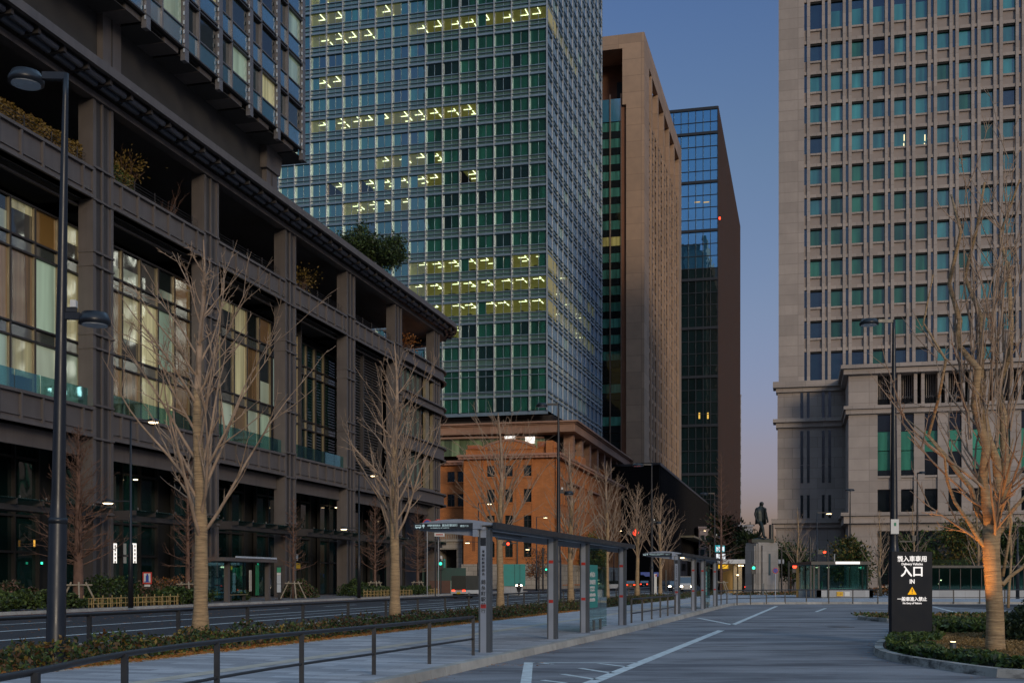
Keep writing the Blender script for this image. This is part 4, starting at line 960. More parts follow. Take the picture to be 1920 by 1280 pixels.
for i in range(NC):
    a = m0+mo*i; m = MB(fG, stn)
    m.box(a+mo*.57, a+mo*.71, -.6, .0, 28.4, 90); m.box(a+mo*.845, a+mo, -.6, -.0, 28.4, 90); pr.append(m)
pr.append(MB(fG, stn).box(m0-mo*.155, m0, -.6, 0, 28.4, 90)); many(G_, 'pier', pr)
wG = []; stp = mat('shaded_panel_stone', (.31,.26,.235), .85, 0, .1, .5); bd = MB(fG, stn)  # recessed panels in a darker copy of the pier stone, recess shade in the colour
for zt_, zb_, ty in rows:
    H = zt_-zb_; p = 4.17
    wz0 = zt_-(.56*p if ty == 'n' else (H-.1 if ty == 't' else H-.47*p)); 
    for i in range(-1, NC):
        a = m0+mo*i
        if i >= 0:
            blue = (ty == 't' and RB.random() < .8) or RB.random() < (.05 if i > 0 else .35); gr_ = zt_ < 58 and 0 < i < 6; m = MB(fG, gG2 if blue else (gG3 if gr_ or RB.random() < .08 else gG))
            if ty == 't2': zm = wz0+.62*(zt_-wz0); m.add([(a,-.6,wz0),(a+mo*.57,-.6,wz0),(a+mo*.57,-.6,zm),(a,-.6,zm)], [(0,1,2,3)]); m.mat(gG2).add([(a,-.6,zm),(a+mo*.57,-.6,zm),(a+mo*.57,-.6,zt_),(a,-.6,zt_)], [(0,1,2,3)])
            else: m.add([(a,-.6,wz0),(a+mo*.57,-.6,wz0),(a+mo*.57,-.6,zt_),(a,-.6,zt_)], [(0,1,2,3)])
            m.mat(M['void']).box(a, a+mo*.57, -.65, -.3, zt_-.22, zt_-.01)
            wG.append(m)
            if ty != 't': bd.mat(stp).box(a, a+mo*.57, -.7, -.42, zb_+.10*p, wz0-.12*p*.5); bd.mat(stn).box(a, a+mo*.57, -.7, -.2, wz0-.06*p, wz0)
        m = MB(fG, gG2); m.add([(a+mo*.71,-.4,wz0),(a+mo*.845,-.4,wz0),(a+mo*.845,-.4,zt_),(a+mo*.71,-.4,zt_)], [(0,1,2,3)]); wG.append(m)
        if ty != 't': bd.mat(stp).box(a+mo*.71, a+mo*.845, -.7, -.32, zb_+.10*p, wz0)
    bd.mat(stn).box(s_l, s_r, -.7, -.14, zb_-.0 if ty != 't' else zb_, zb_+.10*p if ty != 't' else zb_+.05)
many(G_, 'window', wG); bd.build('band', G_)
ilm = emit('ceiling_strip', (1, .85, .5), 1.6)
for px in (1695, 1734): s = fG.spx(px); il = MB(fG, ilm); il.box(s-.05, s+.07, -.49, -.47, fG.z(px, 274), fG.z(px, 266)); il.box(s-.0, s+.12, -.49, -.47, fG.z(px, 262), fG.z(px, 250)); il.build('ceiling_light', G_)
# lower wing (left) with cornices and slit windows
lwg = MB(fG, stn2); r_ = fG.spx(1600)
lwg.box(-.15, r_, -30, .25, 9.6, 28.3); lwg.box(-.35, r_, -30, .45, 0, 8.8); lwg.build('lower_wall', G_)
for z0, z1, e in [(27.6,28.4,1.0),(27.0,27.6,.6),(22.9,23.35,1.0),(22.2,22.9,.6),(9.2,9.8,1.2),(8.6,9.2,.8)]: MB(fG, stn).box(-e+.25, r_, -2, e, z0, z1).build('cornice', G_)
for px0, px1 in [(1501,1506),(1513,1518),(1541,1546),(1553,1558)]:
    for y0, y1 in [(734,788),(806,870),(871,904),(927,970)]: MB(fG, gCd).box(fG.spx(px0), fG.spx(px1), .26, .30, zy(y1,158), zy(y0,158)).build('slit_window', G_)
# front block (right)
cH = at(1591, 147); fH = Fr(cH.x, cH.y, TH+math.pi/2); Hn = 15
H_ = thing('stone_podium', (cH.x+15, cH.y-4, 0), 'lower pale stone block with loggia and tall green windows in front of the stone tower', 'building')
Zc = [zy(y, 147) for y in (686, 703, 762, 777, 893, 918, 961, 981, 991)]
x0 = fH.spx(1645.5); mh_ = (fH.spx(1823.5)-fH.spx(1645.5))/4; xe = x0+mh_*Hn
w = MB(fH, stn); w.box(0, x0, -14, 0, 0, Zc[0]-.02); w.box(x0, xe, -14, -2.2, 0, Zc[0]-.02); w.fr = fH
w.box(x0, xe, -2.3, -.02, Zc[3]-.1, Zc[2]-.5); w.box(x0, xe, -2.3, -.02, Zc[7], Zc[6]); w.box(x0, xe, -2.3, -.02, Zc[8]-.3, Zc[7]); w.build('wall', H_)
for z0, z1, e in [(Zc[0]-.45,Zc[0],.95),(Zc[1],Zc[0]-.45,.6),(Zc[2]-.4,Zc[2],.6),(Zc[3],Zc[2]-.4,.35),(Zc[6]-.4,Zc[6],.95),(Zc[7],Zc[6]-.4,.6)]: MB(fH, stn).box(-e, xe, -13, e, z0, z1).build('cornice', H_)
pr = []; wH = []; gH = glass('green_blind_glass', (.05,.25,.17), .06, .16, .04, .01, .7, .0); gHk = glass('black_window', (.008,.011,.013), .08, .3, .04, .01)
for i in range(Hn):
    a = x0+mh_*i; o = mh_*.55
    m = MB(fH, stn); m.box(a+o, a+mh_, -2.2, 0, Zc[6], Zc[3]); pr.append(m)
    m = MB(fH, stn); m.box(a+o, a+o+mh_*.14, -2.2, -.01, Zc[2], Zc[1]); m.box(a+mh_*.86, a+mh_, -2.2, -.01, Zc[2], Zc[1]); pr.append(m)
    m = MB(fH, stn); m.box(a, a+o, -1.0, -.28, Zc[5], Zc[4]); m.box(a, a+o, -1.0, -.1, Zc[4]-.25, Zc[4]); pr.append(m)
    zt_ = Zc[3]; zb_ = Zc[4]; m = MB(fH, gHk); m.box(a, a+o, -.7, -.6, zt_-2.2, zt_); m.box(a, a+o, -.7, -.6, zb_, zb_+.7)
    cut = zb_+.7+(2.2 if i in (2,3) else 0)
    m.box(a, a+o, -.7, -.6, zb_+.7, cut); m.mat(gH); zq = (cut+zt_-2.2)/2; m.box(a, a+o, -.66, -.56, cut+.02, zq-.05); m.box(a, a+o, -.66, -.56, zq+.05, zt_-2.25); wH.append(m)
    m = MB(fH, gHk); m.box(a, a+o, -.9, -.8, Zc[6], Zc[5]); wH.append(m); wH.append(MB(fH, M['void']).box(a, a+o, -2.19, -2.1, Zc[2], Zc[1])); wH.append(MB(fH, M['void']).box(a+o+mh_*.14, a+mh_*.86, -2.19, -2.1, Zc[2], Zc[1]))
    m = MB(fH, stn)
    for k in range(6): c = a+o*(k+.5)/6; m.box(c-.04, c+.04, -1.7, -1.6, Zc[2]+1.0, Zc[1])
    for k in range(9): c = a+o*(k+.5)/9; m.mat(M['black']).box(c-.012, c+.012, -.6, -.57, Zc[2], Zc[2]+1.05)
    m.box(a, a+mh_*.98, -.62, -.56, Zc[2]+1.02, Zc[2]+1.1); wH.append(m)
many(H_, 'pier', pr); many(H_, 'window', wH)
for p0, p1 in [(1650,1672),(1694,1758),(1782,1835),(1848,1905),(1925,1990)]: MB(fH, gHk).box(fH.spx(p0), fH.spx(p1), .01, .06, 1.0, Zc[8]-.4).build('ground_window', H_)
# ================================================================ small distant buildings
def farbox(name, px0, px1, Y, py, label, col, wincol, dep=20, bands=3):
    a = at(px0, Y); b = at(px1, Y); t = thing(name, ((a.x+b.x)/2, Y+dep/2, 0), label, 'building'); H = zy(py, Y); mm = mat(name+'_wall', col, .8, 0, .1, .3)
    MB(m=mm).box(a.x, b.x, Y, Y+dep, 0, H).build('wall', t); w = MB(m=wincol); n = max(2, int((b.x-a.x)/2.5)); d = (b.x-a.x)/n
    for k in range(bands):
        for i in range(n): z = H-3-k*4.0; w.box(a.x+d*i+.25*d, a.x+d*(i+1)-.15*d, Y-.06, Y-.01, z-.9, z+1.1)
    w.build('window', t)
    MB(m=mm).box(a.x-.2, b.x+.2, Y-.3, Y+dep, H, H+.5).build('parapet', t); return t
fb = farbox('office_block', 1386, 1411, 300, 987, 'small distant grey office block with rooftop mast left of the statue', (.30,.30,.33), PT['white'], 18, 3)
p = at(1407, 305, 0); MB(m=M['black']).box(p.x-.15, p.x+.15, p.y, p.y+.3, zy(987,300), zy(976,300)).tube([(p.x,p.y,zy(984,300)),(p.x,p.y,zy(981,300))], 1.1, 10).build('mast', fb)
farbox('apartment_block', 1310, 1336, 330, 990, 'distant dull pink building behind the trees left of the parking sign', (.24,.19,.19), PT['dark'], 18, 4)
farbox('slender_block', 1387.5, 1389.5, 520, 742, 'thin sliver of a far pale tower beside the blue glass tower', (.34,.34,.38), PT['span'], 12, 20)
farbox('dark_block', 1190, 1345, 430, 1040, 'dark buildings closing the street behind the cars', (.03,.03,.035), PT['dark'], 18, 2)
# ================================================================ trees
def wrapped_tree(loc, H, r0, seed, label, first=2.2, nprim=31, spread=2.4, group='bare wrapped street trees', lean=0.0):
    R = random.Random(seed); t = thing('ginkgo_tree', loc, label, 'tree', group)
    tr = MB(m=M['bark']); pts = []; rad = []
    for i in range(25):
        f = i/24; z = H*f; pts.append((lean*f+.05*math.sin(f*9+seed)*f*2, .05*math.cos(f*7+seed), z))
        k = r0*(1-f)**.75*.95+.012 if z > .5 else r0*(1.08-.16*z)+.02
        k *= 1+.06*math.sin(i*2.1+seed)*(z > .8); rad.append(k)
    cut = 15; pts2 = [Vector(p) for p in pts]
    tr.tube(pts2[:cut+1], rad[:cut+1], 12); tr.build('trunk', t, True, True)
    br = MB(m=M['twig']); br.tube(pts2[cut:], rad[cut:], 6, False)
    g_ = R.random()*6.28; bark2 = MB(m=M['bark'])
    for k in range(nprim):
        f = (k+.3*R.random())/nprim; z = first+(H*.93-first)*f**1.15; i = min(23, int(z/H*24)); p = pts2[i].lerp(pts2[i+1], z/H*24-i)
        g_ += 2.4+R.gauss(0,.3); el = math.radians(R.uniform(46, 66)); L = (1-f)**.7*spread*R.uniform(1.0,1.85)+.5
        d = Vector((math.cos(g_)*math.cos(el), math.sin(g_)*math.cos(el), math.sin(el)))
        grow(br, None, p, d, L, max(.014, rad[i]*.30), 0, R, ntw=5, up=.2)
    br.build('branches', t, True, True); return t
TREES = [(375,29,.19,'first pale wrapped bare tree, in the hedge by the near handrail'),(740,43,.2,'second pale wrapped bare tree, left of the shelter name board'),(938,57.5,.19,'third wrapped bare tree, behind the front bay of the first shelter'),
    (1070,71,.2,'fourth wrapped bare tree, behind the middle of the first shelter'),(1138,86,.19,'fifth wrapped bare tree, behind the glass screen of the first shelter'),(1195,101,.19,'sixth wrapped bare tree, between the two shelters beside the red signal'),(1238,113,.19,'seventh wrapped bare tree, behind the roof of the second shelter')]
for i, (px, Y, r0, lab) in enumerate(TREES):
    p = at(px, Y, .1); wrapped_tree(p, 9.9+.3*math.sin(i*2), r0, 31+i, lab, first=2.25+.4*(i%3), spread=2.85-.15*(i%2))
# the big tree on the island: several upright leaders
def big_tree():
    R = random.Random(5); t = thing('ginkgo_tree', (9.585,23.3,.1), 'largest bare tree, orange lit wrapped trunk with many upright limbs on the round island', 'tree')
    tr = MB(m=M['bark']); P = lambda px, py, dy=0: Vector(((px-1865)/FOC*23.3, dy, (HZ-py)/FOC*23.3+1.5))
    tr.tube([P(1866,1228),P(1866,1205),P(1866,1150),P(1862,1090),P(1858,1030),P(1860,985)], [.215,.185,.165,.16,.165,.17], 14)
    for pts, r0 in [([(1857,1000),(1850,960),(1845,900),(1838,840),(1826,760),(1815,700),(1806,640),(1802,600),(1797,520),(1794,440),(1790,360)], .125),
                    ([(1862,990),(1868,950),(1872,905),(1862,865),(1850,820),(1846,750),(1840,680),(1836,600),(1838,500),(1834,420),(1836,350)], .12),
                    ([(1872,950),(1885,905),(1882,850),(1880,780),(1888,720),(1894,660),(1898,600),(1900,500),(1906,420),(1908,340)], .11),
                    ([(1862,1000),(1838,960),(1815,915),(1793,885),(1775,850),(1760,810),(1750,750),(1744,690),(1740,600),(1742,520)], .065),
                    ([(1866,1010),(1885,985),(1900,955),(1925,930),(1950,890),(1965,840)], .06),
                    ([(1858,1040),(1835,1010),(1812,975),(1795,940),(1780,900),(1760,860),(1735,820),(1715,780)], .05),
                    ([(1868,1085),(1880,1095),(1895,1080),(1915,1065),(1935,1040),(1960,990)], .06),
                    ([(1880,1080),(1888,1040),(1890,980),(1895,900),(1905,820)], .035)]:
        q = [P(a, b, .5*R.gauss(0,1)*i/len(pts)) for i, (a, b) in enumerate(pts)]; n = len(q)
        tr.tube(q, [r0*.84*(1-.9*i/(n-1))**.8+.004 for i in range(n)], 8)
    tr.build('trunk', t, True, True)
    br = MB(m=M['twig'])
    for k in range(28):                                   # tall switch-like shoots
        z0 = R.uniform(3.6,6.4); a = R.random()*6.28; rr = R.uniform(.15,.65)*(z0/6)
        d = Vector((math.cos(a)*.10, math.sin(a)*.10, 1)); x0 = -.15+math.cos(a)*rr*1.1
        grow(br, None, (x0, math.sin(a)*rr*.7, z0), d, R.uniform(2.2, 4.0), R.uniform(.014,.026), 0, R, ntw=3, up=.5)
    for k in range(12):
        z0 = R.uniform(2.0,5.0); a = R.random()*6.28; grow(br, None, (.1*math.cos(a), .1*math.sin(a), z0), (math.cos(a), math.sin(a), .8), R.uniform(1.5,3.6), .03, 0, R, ntw=4)
    br.build('branches', t, True, True)
big_tree()
def small_bare(px, Y, H, r0, seed, label, m='twig', n=22, spread=1.6):
    R = random.Random(seed); t = thing('bare_tree', at(px, Y, .1), label, 'tree', 'small bare trees beyond the bus loop')
    tr = MB(m=M['bark'] if m == 'twig' else M[m]); pts = [Vector((.08*math.sin(i+seed), 0, H*i/10)) for i in range(11)]
    tr.tube(pts, [r0*(1-i/10)**.8+.01 for i in range(11)], 7); tr.build('trunk', t, True, True)
    br = MB(m=M[m])
    for k in range(n):
        f = k/n; z = H*(.2+.75*f); a = k*2.4; d = (math.cos(a)*.6, math.sin(a)*.6, .9); i = min(9, int(z/H*10))
        grow(br, None, pts[i].lerp(pts[i+1], z/H*10-i), d, (1-f)*spread*1.5+.4, max(.012, r0*.35*(1-f)), 0, R, ntw=4)
    br.build('branches', t, True, True)
small_bare(1496, 126, 9.3, .15, 51, 'bare tree with lit yellow trunk beside the statue plinth', n=26, spread=2.4)
small_bare(1650, 103, 7.6, .13, 52, 'slender bare tree just left of the black delivery sign', n=22, spread=2.0)
small_bare(1712, 106, 8.5, .12, 53, 'slender bare tree behind the top of the black delivery sign', n=20, spread=1.9)
small_bare(1833, 100, 9.5, .14, 54, 'slender pale bare tree standing left of the big wrapped trunk', n=22, spread=2.0)
small_bare(1893, 62, 9.0, .07, 55, 'thin pale bare tree right of the big wrapped trunk', n=18, spread=1.5)
def brown_conifer(px, v, H, r0, seed, label, n=90, spread=2.6, zb=2.2):
    R = random.Random(seed); k = (px-CX)/FOC; Y = v/(k*math.cos(TH)-math.sin(TH)); t = thing('larch_tree', at(px, Y, .12), label, 'tree', 'brown feathery trees on the far pavement')
    tr = MB(m=M['redbark']); pts = [Vector((0,0,H*i/10)) for i in range(11)]; tr.tube(pts, [r0*(1-i/10)**.9+.012 for i in range(11)], 9); tr.build('trunk', t, True, True)
    br = MB(m=M['redbark'])
    for j in range(n):
        f = j/n; z = zb+(H-zb-.3)*f; a = j*2.39+R.random(); el = R.uniform(-.05,.55)+f*.5
        grow(br, None, (0,0,z), (math.cos(a)*math.cos(el), math.sin(a)*math.cos(el), math.sin(el)), spread*(1-f)**.7*R.uniform(.55,1)+.2, .03*(1-f)+.008, 0, R, ntw=6, up=.35)
    br.build('branches', t, True, True)
    st = MB(m=mat('timber_stake', (.32,.27,.2), .9))
    for j in range(4):
        a = j*1.57+.4; st.tube([(math.cos(a)*1.0, math.sin(a)*1.0, 0), (math.cos(a)*.35, math.sin(a)*.35, 1.35)], .05, 6)
    st.tube([(-.6,-.35,1.2),(.6,-.35,1.2)], .045, 6); st.tube([(-.6,.35,1.2),(.6,.35,1.2)], .045, 6); st.build('stake', t, True)
brown_conifer(147, -36.8, 9.6, .30, 61, 'brown feathery bare tree with timber stakes, just right of the near lamp post', 110, 3.0)
brown_conifer(352, -36.8, 9.0, .16, 62, 'thin brown feathery tree behind the first wrapped trunk', 60, 2.0)
brown_conifer(550, -38.5, 8.0, .09, 63, 'small orange tinged tree beside the far glass corner', 40, 1.5)
brown_conifer(703, -37, 9.0, .14, 64, 'brown feathery tree left of the second wrapped trunk', 60, 2.2)
brown_conifer(783, -37, 9.0, .16, 65, 'brown feathery tree behind the left end of the shelter roof', 70, 2.4)
brown_conifer(1352, -7.5, 14, .14, 66, 'tall orange brown tree behind the blue parking sign', 60, 2.2)
def leafy(px, Y, H, w, seed, label, m, z0=.35, n=5200, size=.16):
    R = random.Random(seed); r = np.random.default_rng(seed); t = thing('broadleaf_tree', at(px, Y, .1), label, 'tree', 'small evergreen trees beyond the bus loop')
    tr = MB(m=M['redbark']); tr.tube([(0,0,0),(.05,0,H*.4),(0,0,H*.85)], [.11,.08,.03], 7)
    P = []
    for k in range(26):
        a = R.random()*6.28; f = R.random(); c = Vector((math.cos(a)*w*.62*(R.random()**.5), math.sin(a)*w*.62*(R.random()**.5), H*(z0+(1-z0)*f*.9))); c.x *= 1.1-.5*f; c.y *= 1.1-.5*f
        tr.tube([(0,0,max(.3, c.z-H*.2)), c], [.035,.012], 4, False); s = w*R.uniform(.16,.34)
        for q in r.normal(size=(n//26, 3))*s*.75: P.append((c.x+q[0], c.y+q[1], c.z+q[2]*.8))
    tr.build('trunk', t, True, True); leaves('crown', P, size, m, t, seed, local=True)
leafy(1482, 132, 5.6, 3.2, 71, 'dark evergreen tree behind the lit bare tree', [M['leafdk'], M['leafdk'], M['leaf']])
leafy(1592, 118, 5.8, 2.9, 72, 'olive green tree behind the glass subway entrance', [M['leaf'], M['leafdk'], M['leafyl'], M['leafdk']])
leafy(1720, 122, 6.3, 3.0, 73, 'evergreen tree left of the big wrapped trunk and behind the delivery sign', [M['leafdk'], M['leaf']])
leafy(1795, 120, 7.2, 3.4, 74, 'dark tree with thin foliage left of the big wrapped trunk', [M['leafdk'], M['leafyl'], M['leaf']])
leafy(1905, 118, 7.0, 3.4, 75, 'dark tree at the right edge below the stone arcade', [M['leafdk'], M['leaf']])
leafy(1364, 175, 11, 3.8, 76, 'large dark tree left of the statue', [M['leafdk'], M['leafdk'], M['redbark']], size=.3)
leafy(1405, 160, 7.6, 3.0, 77, 'dark tree directly behind the statue plinth', [M['leafdk']], size=.25)
leafy(1115, 205, 9, 3.6, 79, 'yellow leaved tree in front of the orange building', [M['leafyl'], M['leafyl'], M['leaf']], size=.22)
leafy(1010, 172, 6, 2.6, 80, 'orange leaved tree beside the teal hoarding', [M['leafor'], M['redbark'], M['redbark']], size=.15, n=1200)
# ================================================================ handrails
def railing(name, pts, h, posts, label, group, w=.055, mid=None, base=.14):
    t = thing(name, (pts[0][0], pts[0][1], base), label, 'railing', group); T = [(p[0], p[1], base+h) for p in pts]
    m = MB(m=M['black']); m.tube(T, w*.55, 8); m.build('top_rail', t, smooth=True)
    if mid: m = MB(m=M['black']); m.tube([(p[0], p[1], base+mid) for p in pts], w*.38, 6); m.build('mid_rail', t, smooth=True)
    for p in posts: m = MB(m=M['black']); m.box(p[0]-w*.55, p[0]+w*.55, p[1]-w*.45, p[1]+w*.45, base-.1, base+h); m.build('post', t)
    return t
K_ = .9125; fpts = smooth_path([(x*K_, y*K_) for x, y in [(-4.15,6.2),(-4.2,8.3),(-4.1,10.0),(-4.13,12.45),(-3.75,15.0),(-3.12,17.4),(-2.33,19.8),(-1.57,22.3),(-.82,24.8)]], .5)
railing('handrail', fpts, .74, [(x*K_, y*K_) for x, y in [(-4.2,8.0),(-4.06,10.0),(-4.11,12.45),(-3.76,14.95),(-3.12,17.4),(-2.33,19.8),(-1.57,22.3),(-.82,24.8)]], 'black two bar handrail curving along the kerb in the near left', 'black handrails round the bus loop', mid=.32)
q = [gp(a, b, .14) for a, b in ((1184,1167),(1204,1163.5),(1222,1160),(1238,1157),(1252,1154),(1266,1151))]
railing('handrail', [(p.x,p.y) for p in q], .80, [(p.x,p.y) for p in q], 'short black handrail between the two bus shelters', 'black handrails round the bus loop', mid=.32)
q = [gp(a, b, .14) for a, b in ((1343,1134),(1352,1132.5),(1363,1131.5),(1382,1130.5),(1407,1129.5),(1437,1128.7),(1472,1128.2),(1512,1128),(1554,1128),(1599,1128),(1646,1128))]
railing('handrail', [(p.x,p.y) for p in q], .80, [(p.x,p.y) for p in q], 'long black handrail in front of the statue and subway entrance', 'black handrails round the bus loop', w=.06, mid=.3)
q = [gp(a, 1128, .14) for a in (1740,1788,1837,1884,1932)]
railing('handrail', [(p.x,p.y) for p in q], .80, [(p.x,p.y) for p in q], 'black handrail at the far right behind the big wrapped trunk', 'black handrails round the bus loop', w=.06, mid=.3)
P = [vin(u, -15.95) for u in range(12, 124, 4)]
railing('roadside_railing', P, .70, P, 'low black railing between the hedge and the avenue', None, w=.085, base=.1)
# ================================================================ bus shelters
aS = math.radians(16.1)
def shelter(org, label, ncol=(0, 5.53, 9.17, 14.74), L=15.6, txt=True):
    t = thing('bus_shelter', org, label, 'bus shelter', 'bus shelters on the pavement')
    f = Fr(org[0], org[1], aS); al, ad = M['alum'], M['alumdk']
    for s in ncol:                                        # columns
        m = MB(f, al); m.box(s-.085, s+.085, -.09, .035, org[2], 2.6); m.mat(ad).box(s-.087, s+.087, .035, .115, org[2], 2.6); m.box(s-.09, s+.09, -.125, -.09, org[2], 2.6)
        c = m.build('column', t)
        for z in ((1.03,) if s == 0 else (1.03, 2.0)): MB(f, M['red']).box(s-.092, s-.088, -.08, .03, z, z+.075).build('red_marker', c)
        if s == 0: MB(f, M['black']).box(s-.092, s-.088, -.085, .03, 2.28, 2.44).build('black_panel', c)
    m = MB(f, M['black'])                                   # fascia towards the bus loop
    m.box(-.18, L, .20, .26, 2.62, 2.745); m.build('fascia', t)
    m = MB(f, al); m.extr([(-.12,2.69),(L,2.69),(L,2.73),(-.12,2.73)], -1.45, .2); m.mat(M['soffit']).box(-.10, L, -1.43, .195, 2.665, 2.687); m.build('roof', t)
    m = MB(f, al)                                          # arched roof skin seen over the name board
    n = 12
    for i in range(n):
        a, b = -1.45+1.65*i/n, -1.45+1.65*(i+1)/n; za, zb = 2.73+.09*math.sin(math.pi*min(1, max(0, (a+1.45)/1.65))), 2.73+.09*math.sin(math.pi*(b+1.45)/1.65)
        m.add([(-.12,a,za),(L,a,za),(L,b,zb),(-.12,b,zb),(-.12,a,2.73),(-.12,b,2.73)], [(0,1,2,3),(0,3,5,4)])
    m.build('roof_skin', t)
    bm_ = MB(f, al)
    for s in ncol: bm_.add([(s-.06,-1.4,2.6),(s+.06,-1.4,2.6),(s+.06,-.09,2.46),(s-.06,-.09,2.46),(s-.06,-1.4,2.66),(s+.06,-1.4,2.66),(s+.06,-.09,2.66),(s-.06,-.09,2.66)], [(0,3,2,1),(4,5,6,7),(0,1,5,4),(1,2,6,5),(2,3,7,6),(3,0,4,7)])
    bm_.box(-.11, L, -.085, .025, 2.602, 2.66); bm_.box(.4, L-.4, -.95, -.8, 2.60, 2.66); bm_.build('roof_beam', t)
    m = MB(f, M['black']); m.box(-.22, -.14, -1.47, -.21, 2.612, 2.735); nb_ = m.build('name_board', t); m = MB(f, al); m.box(-.24, -.125, -.20, -.04, 2.61, 2.74); m.box(-.24, -.125, -.20, -.1, 2.46, 2.60); m.build('end_cap', t)
    # lettering on the end board, facing back along the street
    an = -aS; ub = Vector((f.n[0], f.n[1], 0)); base = Vector(f.w(-.225, -.84, 2.675)); W_ = emit('board_lettering', (.65,.85,.9), .55) if 'board_lettering' not in bpy.data.materials else bpy.data.materials['board_lettering']
    def tx(b, sz, dx, dz, p=nb_, ang=an, o=base, m_=W_, **k): return text(b, sz, Vector(o)+ub*dx+Vector((0,0,dz)), ang, m_, p, **k)
    tx('東陽町駅前経由', .042, -.19, .016, sx=.95); tx('錦糸町駅前行', .055, .15, .014, sx=1.0); tx('For Kinshicho Sta. via Toyocho Sta.', .028, -.06, -.032); tx('都営バス', .045, .46, -.002)
    ic = MB(f, W_); 
    q0 = -1.43; ic.box(-.226, -.221, q0, q0+.125, 2.65, 2.705); ic.mat(M['black']).box(-.229, -.226, q0+.01, q0+.115, 2.672, 2.695); ic.mat(W_)
    for k in (.03, .095): ic.tube([(-.226,q0+k,2.648),(-.221,q0+k,2.648)], .013, 8)
    ic.tube([(-.226,q0+.175,2.69),(-.221,q0+.175,2.69)], .027, 10); ic.box(-.226, -.221, q0+.169, q0+.181, 2.64, 2.69); ic.build('bus_symbol', nb_)
    if txt:
        col0 = t.children[0]; z = 2.16
        for ch in '東陽町駅前経由': text(ch, .06, f.w(-.09, -.025, z), an, M['black'], col0); z -= .075
        z -= .09
        for ch in '錦糸町駅前行': text(ch, .10, f.w(-.09, -.025, z), an, M['black'], col0); z -= .115
    # glass screen with route poster between the third and last column
    a, b = ncol[2]+.35, ncol[2]+3.1
    for k in range(3):
        c = a+(b-a)/3*k; MB(f, M['sheet']).box(c+.01, c+(b-a)/3-.01, -.03, -.018, .2, 2.5).build('glass_panel', t)
    m = MB(f, M['teal']); m.box(ncol[2]+.3, ncol[2]+1.75, -.045, -.012, .80, 2.02); ps = m.build('route_poster', t); Pw = M['white']; o = Vector(f.w(ncol[2]+1.02, -.008, 0))
    for b_, sz, z in [('のりば 8', .13, 1.73), ('錦糸町駅前行', .105, 1.52), ('For Kinshicho Sta.', .065, 1.38), ('via Toyocho Sta.', .065, 1.30), ('東京駅丸の内北口', .075, 1.16), ('東陽町駅前経由', .075, 1.02)]: text(b_, sz*1.35, o+Vector((0,0,z)), math.pi/2-aS, Pw, ps, bold=.003)
    m = MB(f, ad)
    for k in (1, 2): c = a+(b-a)/3*k; m.box(c-.03, c+.03, -.06, .01, .14, .42); m.box(c-.06, c+.06, -.06, .01, .38, .44)
    m.build('glass_foot', t); return t
o1 = gp(911, 1222, .14); shelter((o1.x, o1.y, .14), 'near bus shelter with black name board and glass screen')
o2 = gp(1270, 1150, .14); shelter((o2.x, o2.y, .14), 'far bus shelter at the end of the pavement', L=15.4)
lm = MB(m=M['lampw']); 
for y in (o2.y+2, o2.y+5): lm.tube([(o2.x+.288*(y-o2.y)-.5, y, 2.60),(o2.x+.288*(y-o2.y)-.5, y, 2.64)], .09, 8)
tag(lm.build('shelter_light'), 'small warm lights under the roof of the far bus shelter', 'light')
# ================================================================ street lamps
def lathe_lamp(mb, c, r, h): mb.tube([(c[0],c[1],c[2]),(c[0],c[1],c[2]+h*.35),(c[0],c[1],c[2]+h)], [r, r, r*.78], 18)
def big_lamp(loc, label, H=11.3, d=(-1, 0), low=5.3, lowd=(1, 0), arm=.95, rb=.18, r=.36):
    t = thing('street_lamp', loc, label, 'street lamp', 'tall black street lamps of the bus loop')
    m = MB(m=M['pole']); m.tube([(0,0,0),(0,0,.05),(0,0,2.5),(0,0,2.53),(0,0,2.95),(0,0,low or 5.3),(0,0,H-.4),(0,0,H)], [rb*1.12,rb,rb*.94,rb*.88,rb*.72,rb*.6,rb*.30,rb*.28], 16); m.tube([(0,0,2.45),(0,0,2.55)], rb*.98, 16); m.build('pole', t, True, True)
    def head(z, d, arm, r, nm):
        e = (d[0]*arm, d[1]*arm); a = MB(m=M['pole']); a.bar((0,0,z+.05), (e[0],e[1],z+.05), .09, .12); a.build('arm', t, True)
        h = MB(m=M['pole']); c = (e[0]+d[0]*r*.95, e[1]+d[1]*r*.95, z-.09); lathe_lamp(h, c, r, .2); ho = h.build(nm, t, True, True)
        l = MB(m=M['lampoff']); l.tube([(c[0],c[1],c[2]-.02),(c[0],c[1],c[2]+.01)], r*.82, 18); l.build('lens', ho, True)
    head(H-.1, d, arm, r, 'lamp_head')
    if low: head(low+1.0, lowd, .32, .27, 'lamp_head'); c = MB(m=M['white']); c.box(.16,.26,-.05,.05,low+1.2,low+1.32); c.mat(M['black']).box(0,.26,-.03,.03,low+1.12,low+1.2); c.build('camera', t, True)
    return t
p = gp(104, 1246, .12); big_lamp(p, 'tall black street lamp nearest the camera at far left', H=10.25, r=.30, arm=.40, low=5.0, rb=.165).rotation_euler = (0, math.radians(1.0), 0)
p = at(1047, 65.5, .12); big_lamp(p, 'tall black street lamp in front of the orange building', r=.32, arm=.62)
p = at(1222, 99.7, .12); big_lamp(p, 'tall street lamp against the black building', r=.5, arm=.7)
p = at(1340, 133, .12); big_lamp(p, 'tall street lamp beside the blue parking sign', r=.5, arm=.7)
p = at(1676, 44.4, .12); L_ = big_lamp(p, 'tall black street lamp standing behind the delivery sign', r=.36, arm=.6, low=None, rb=.21)
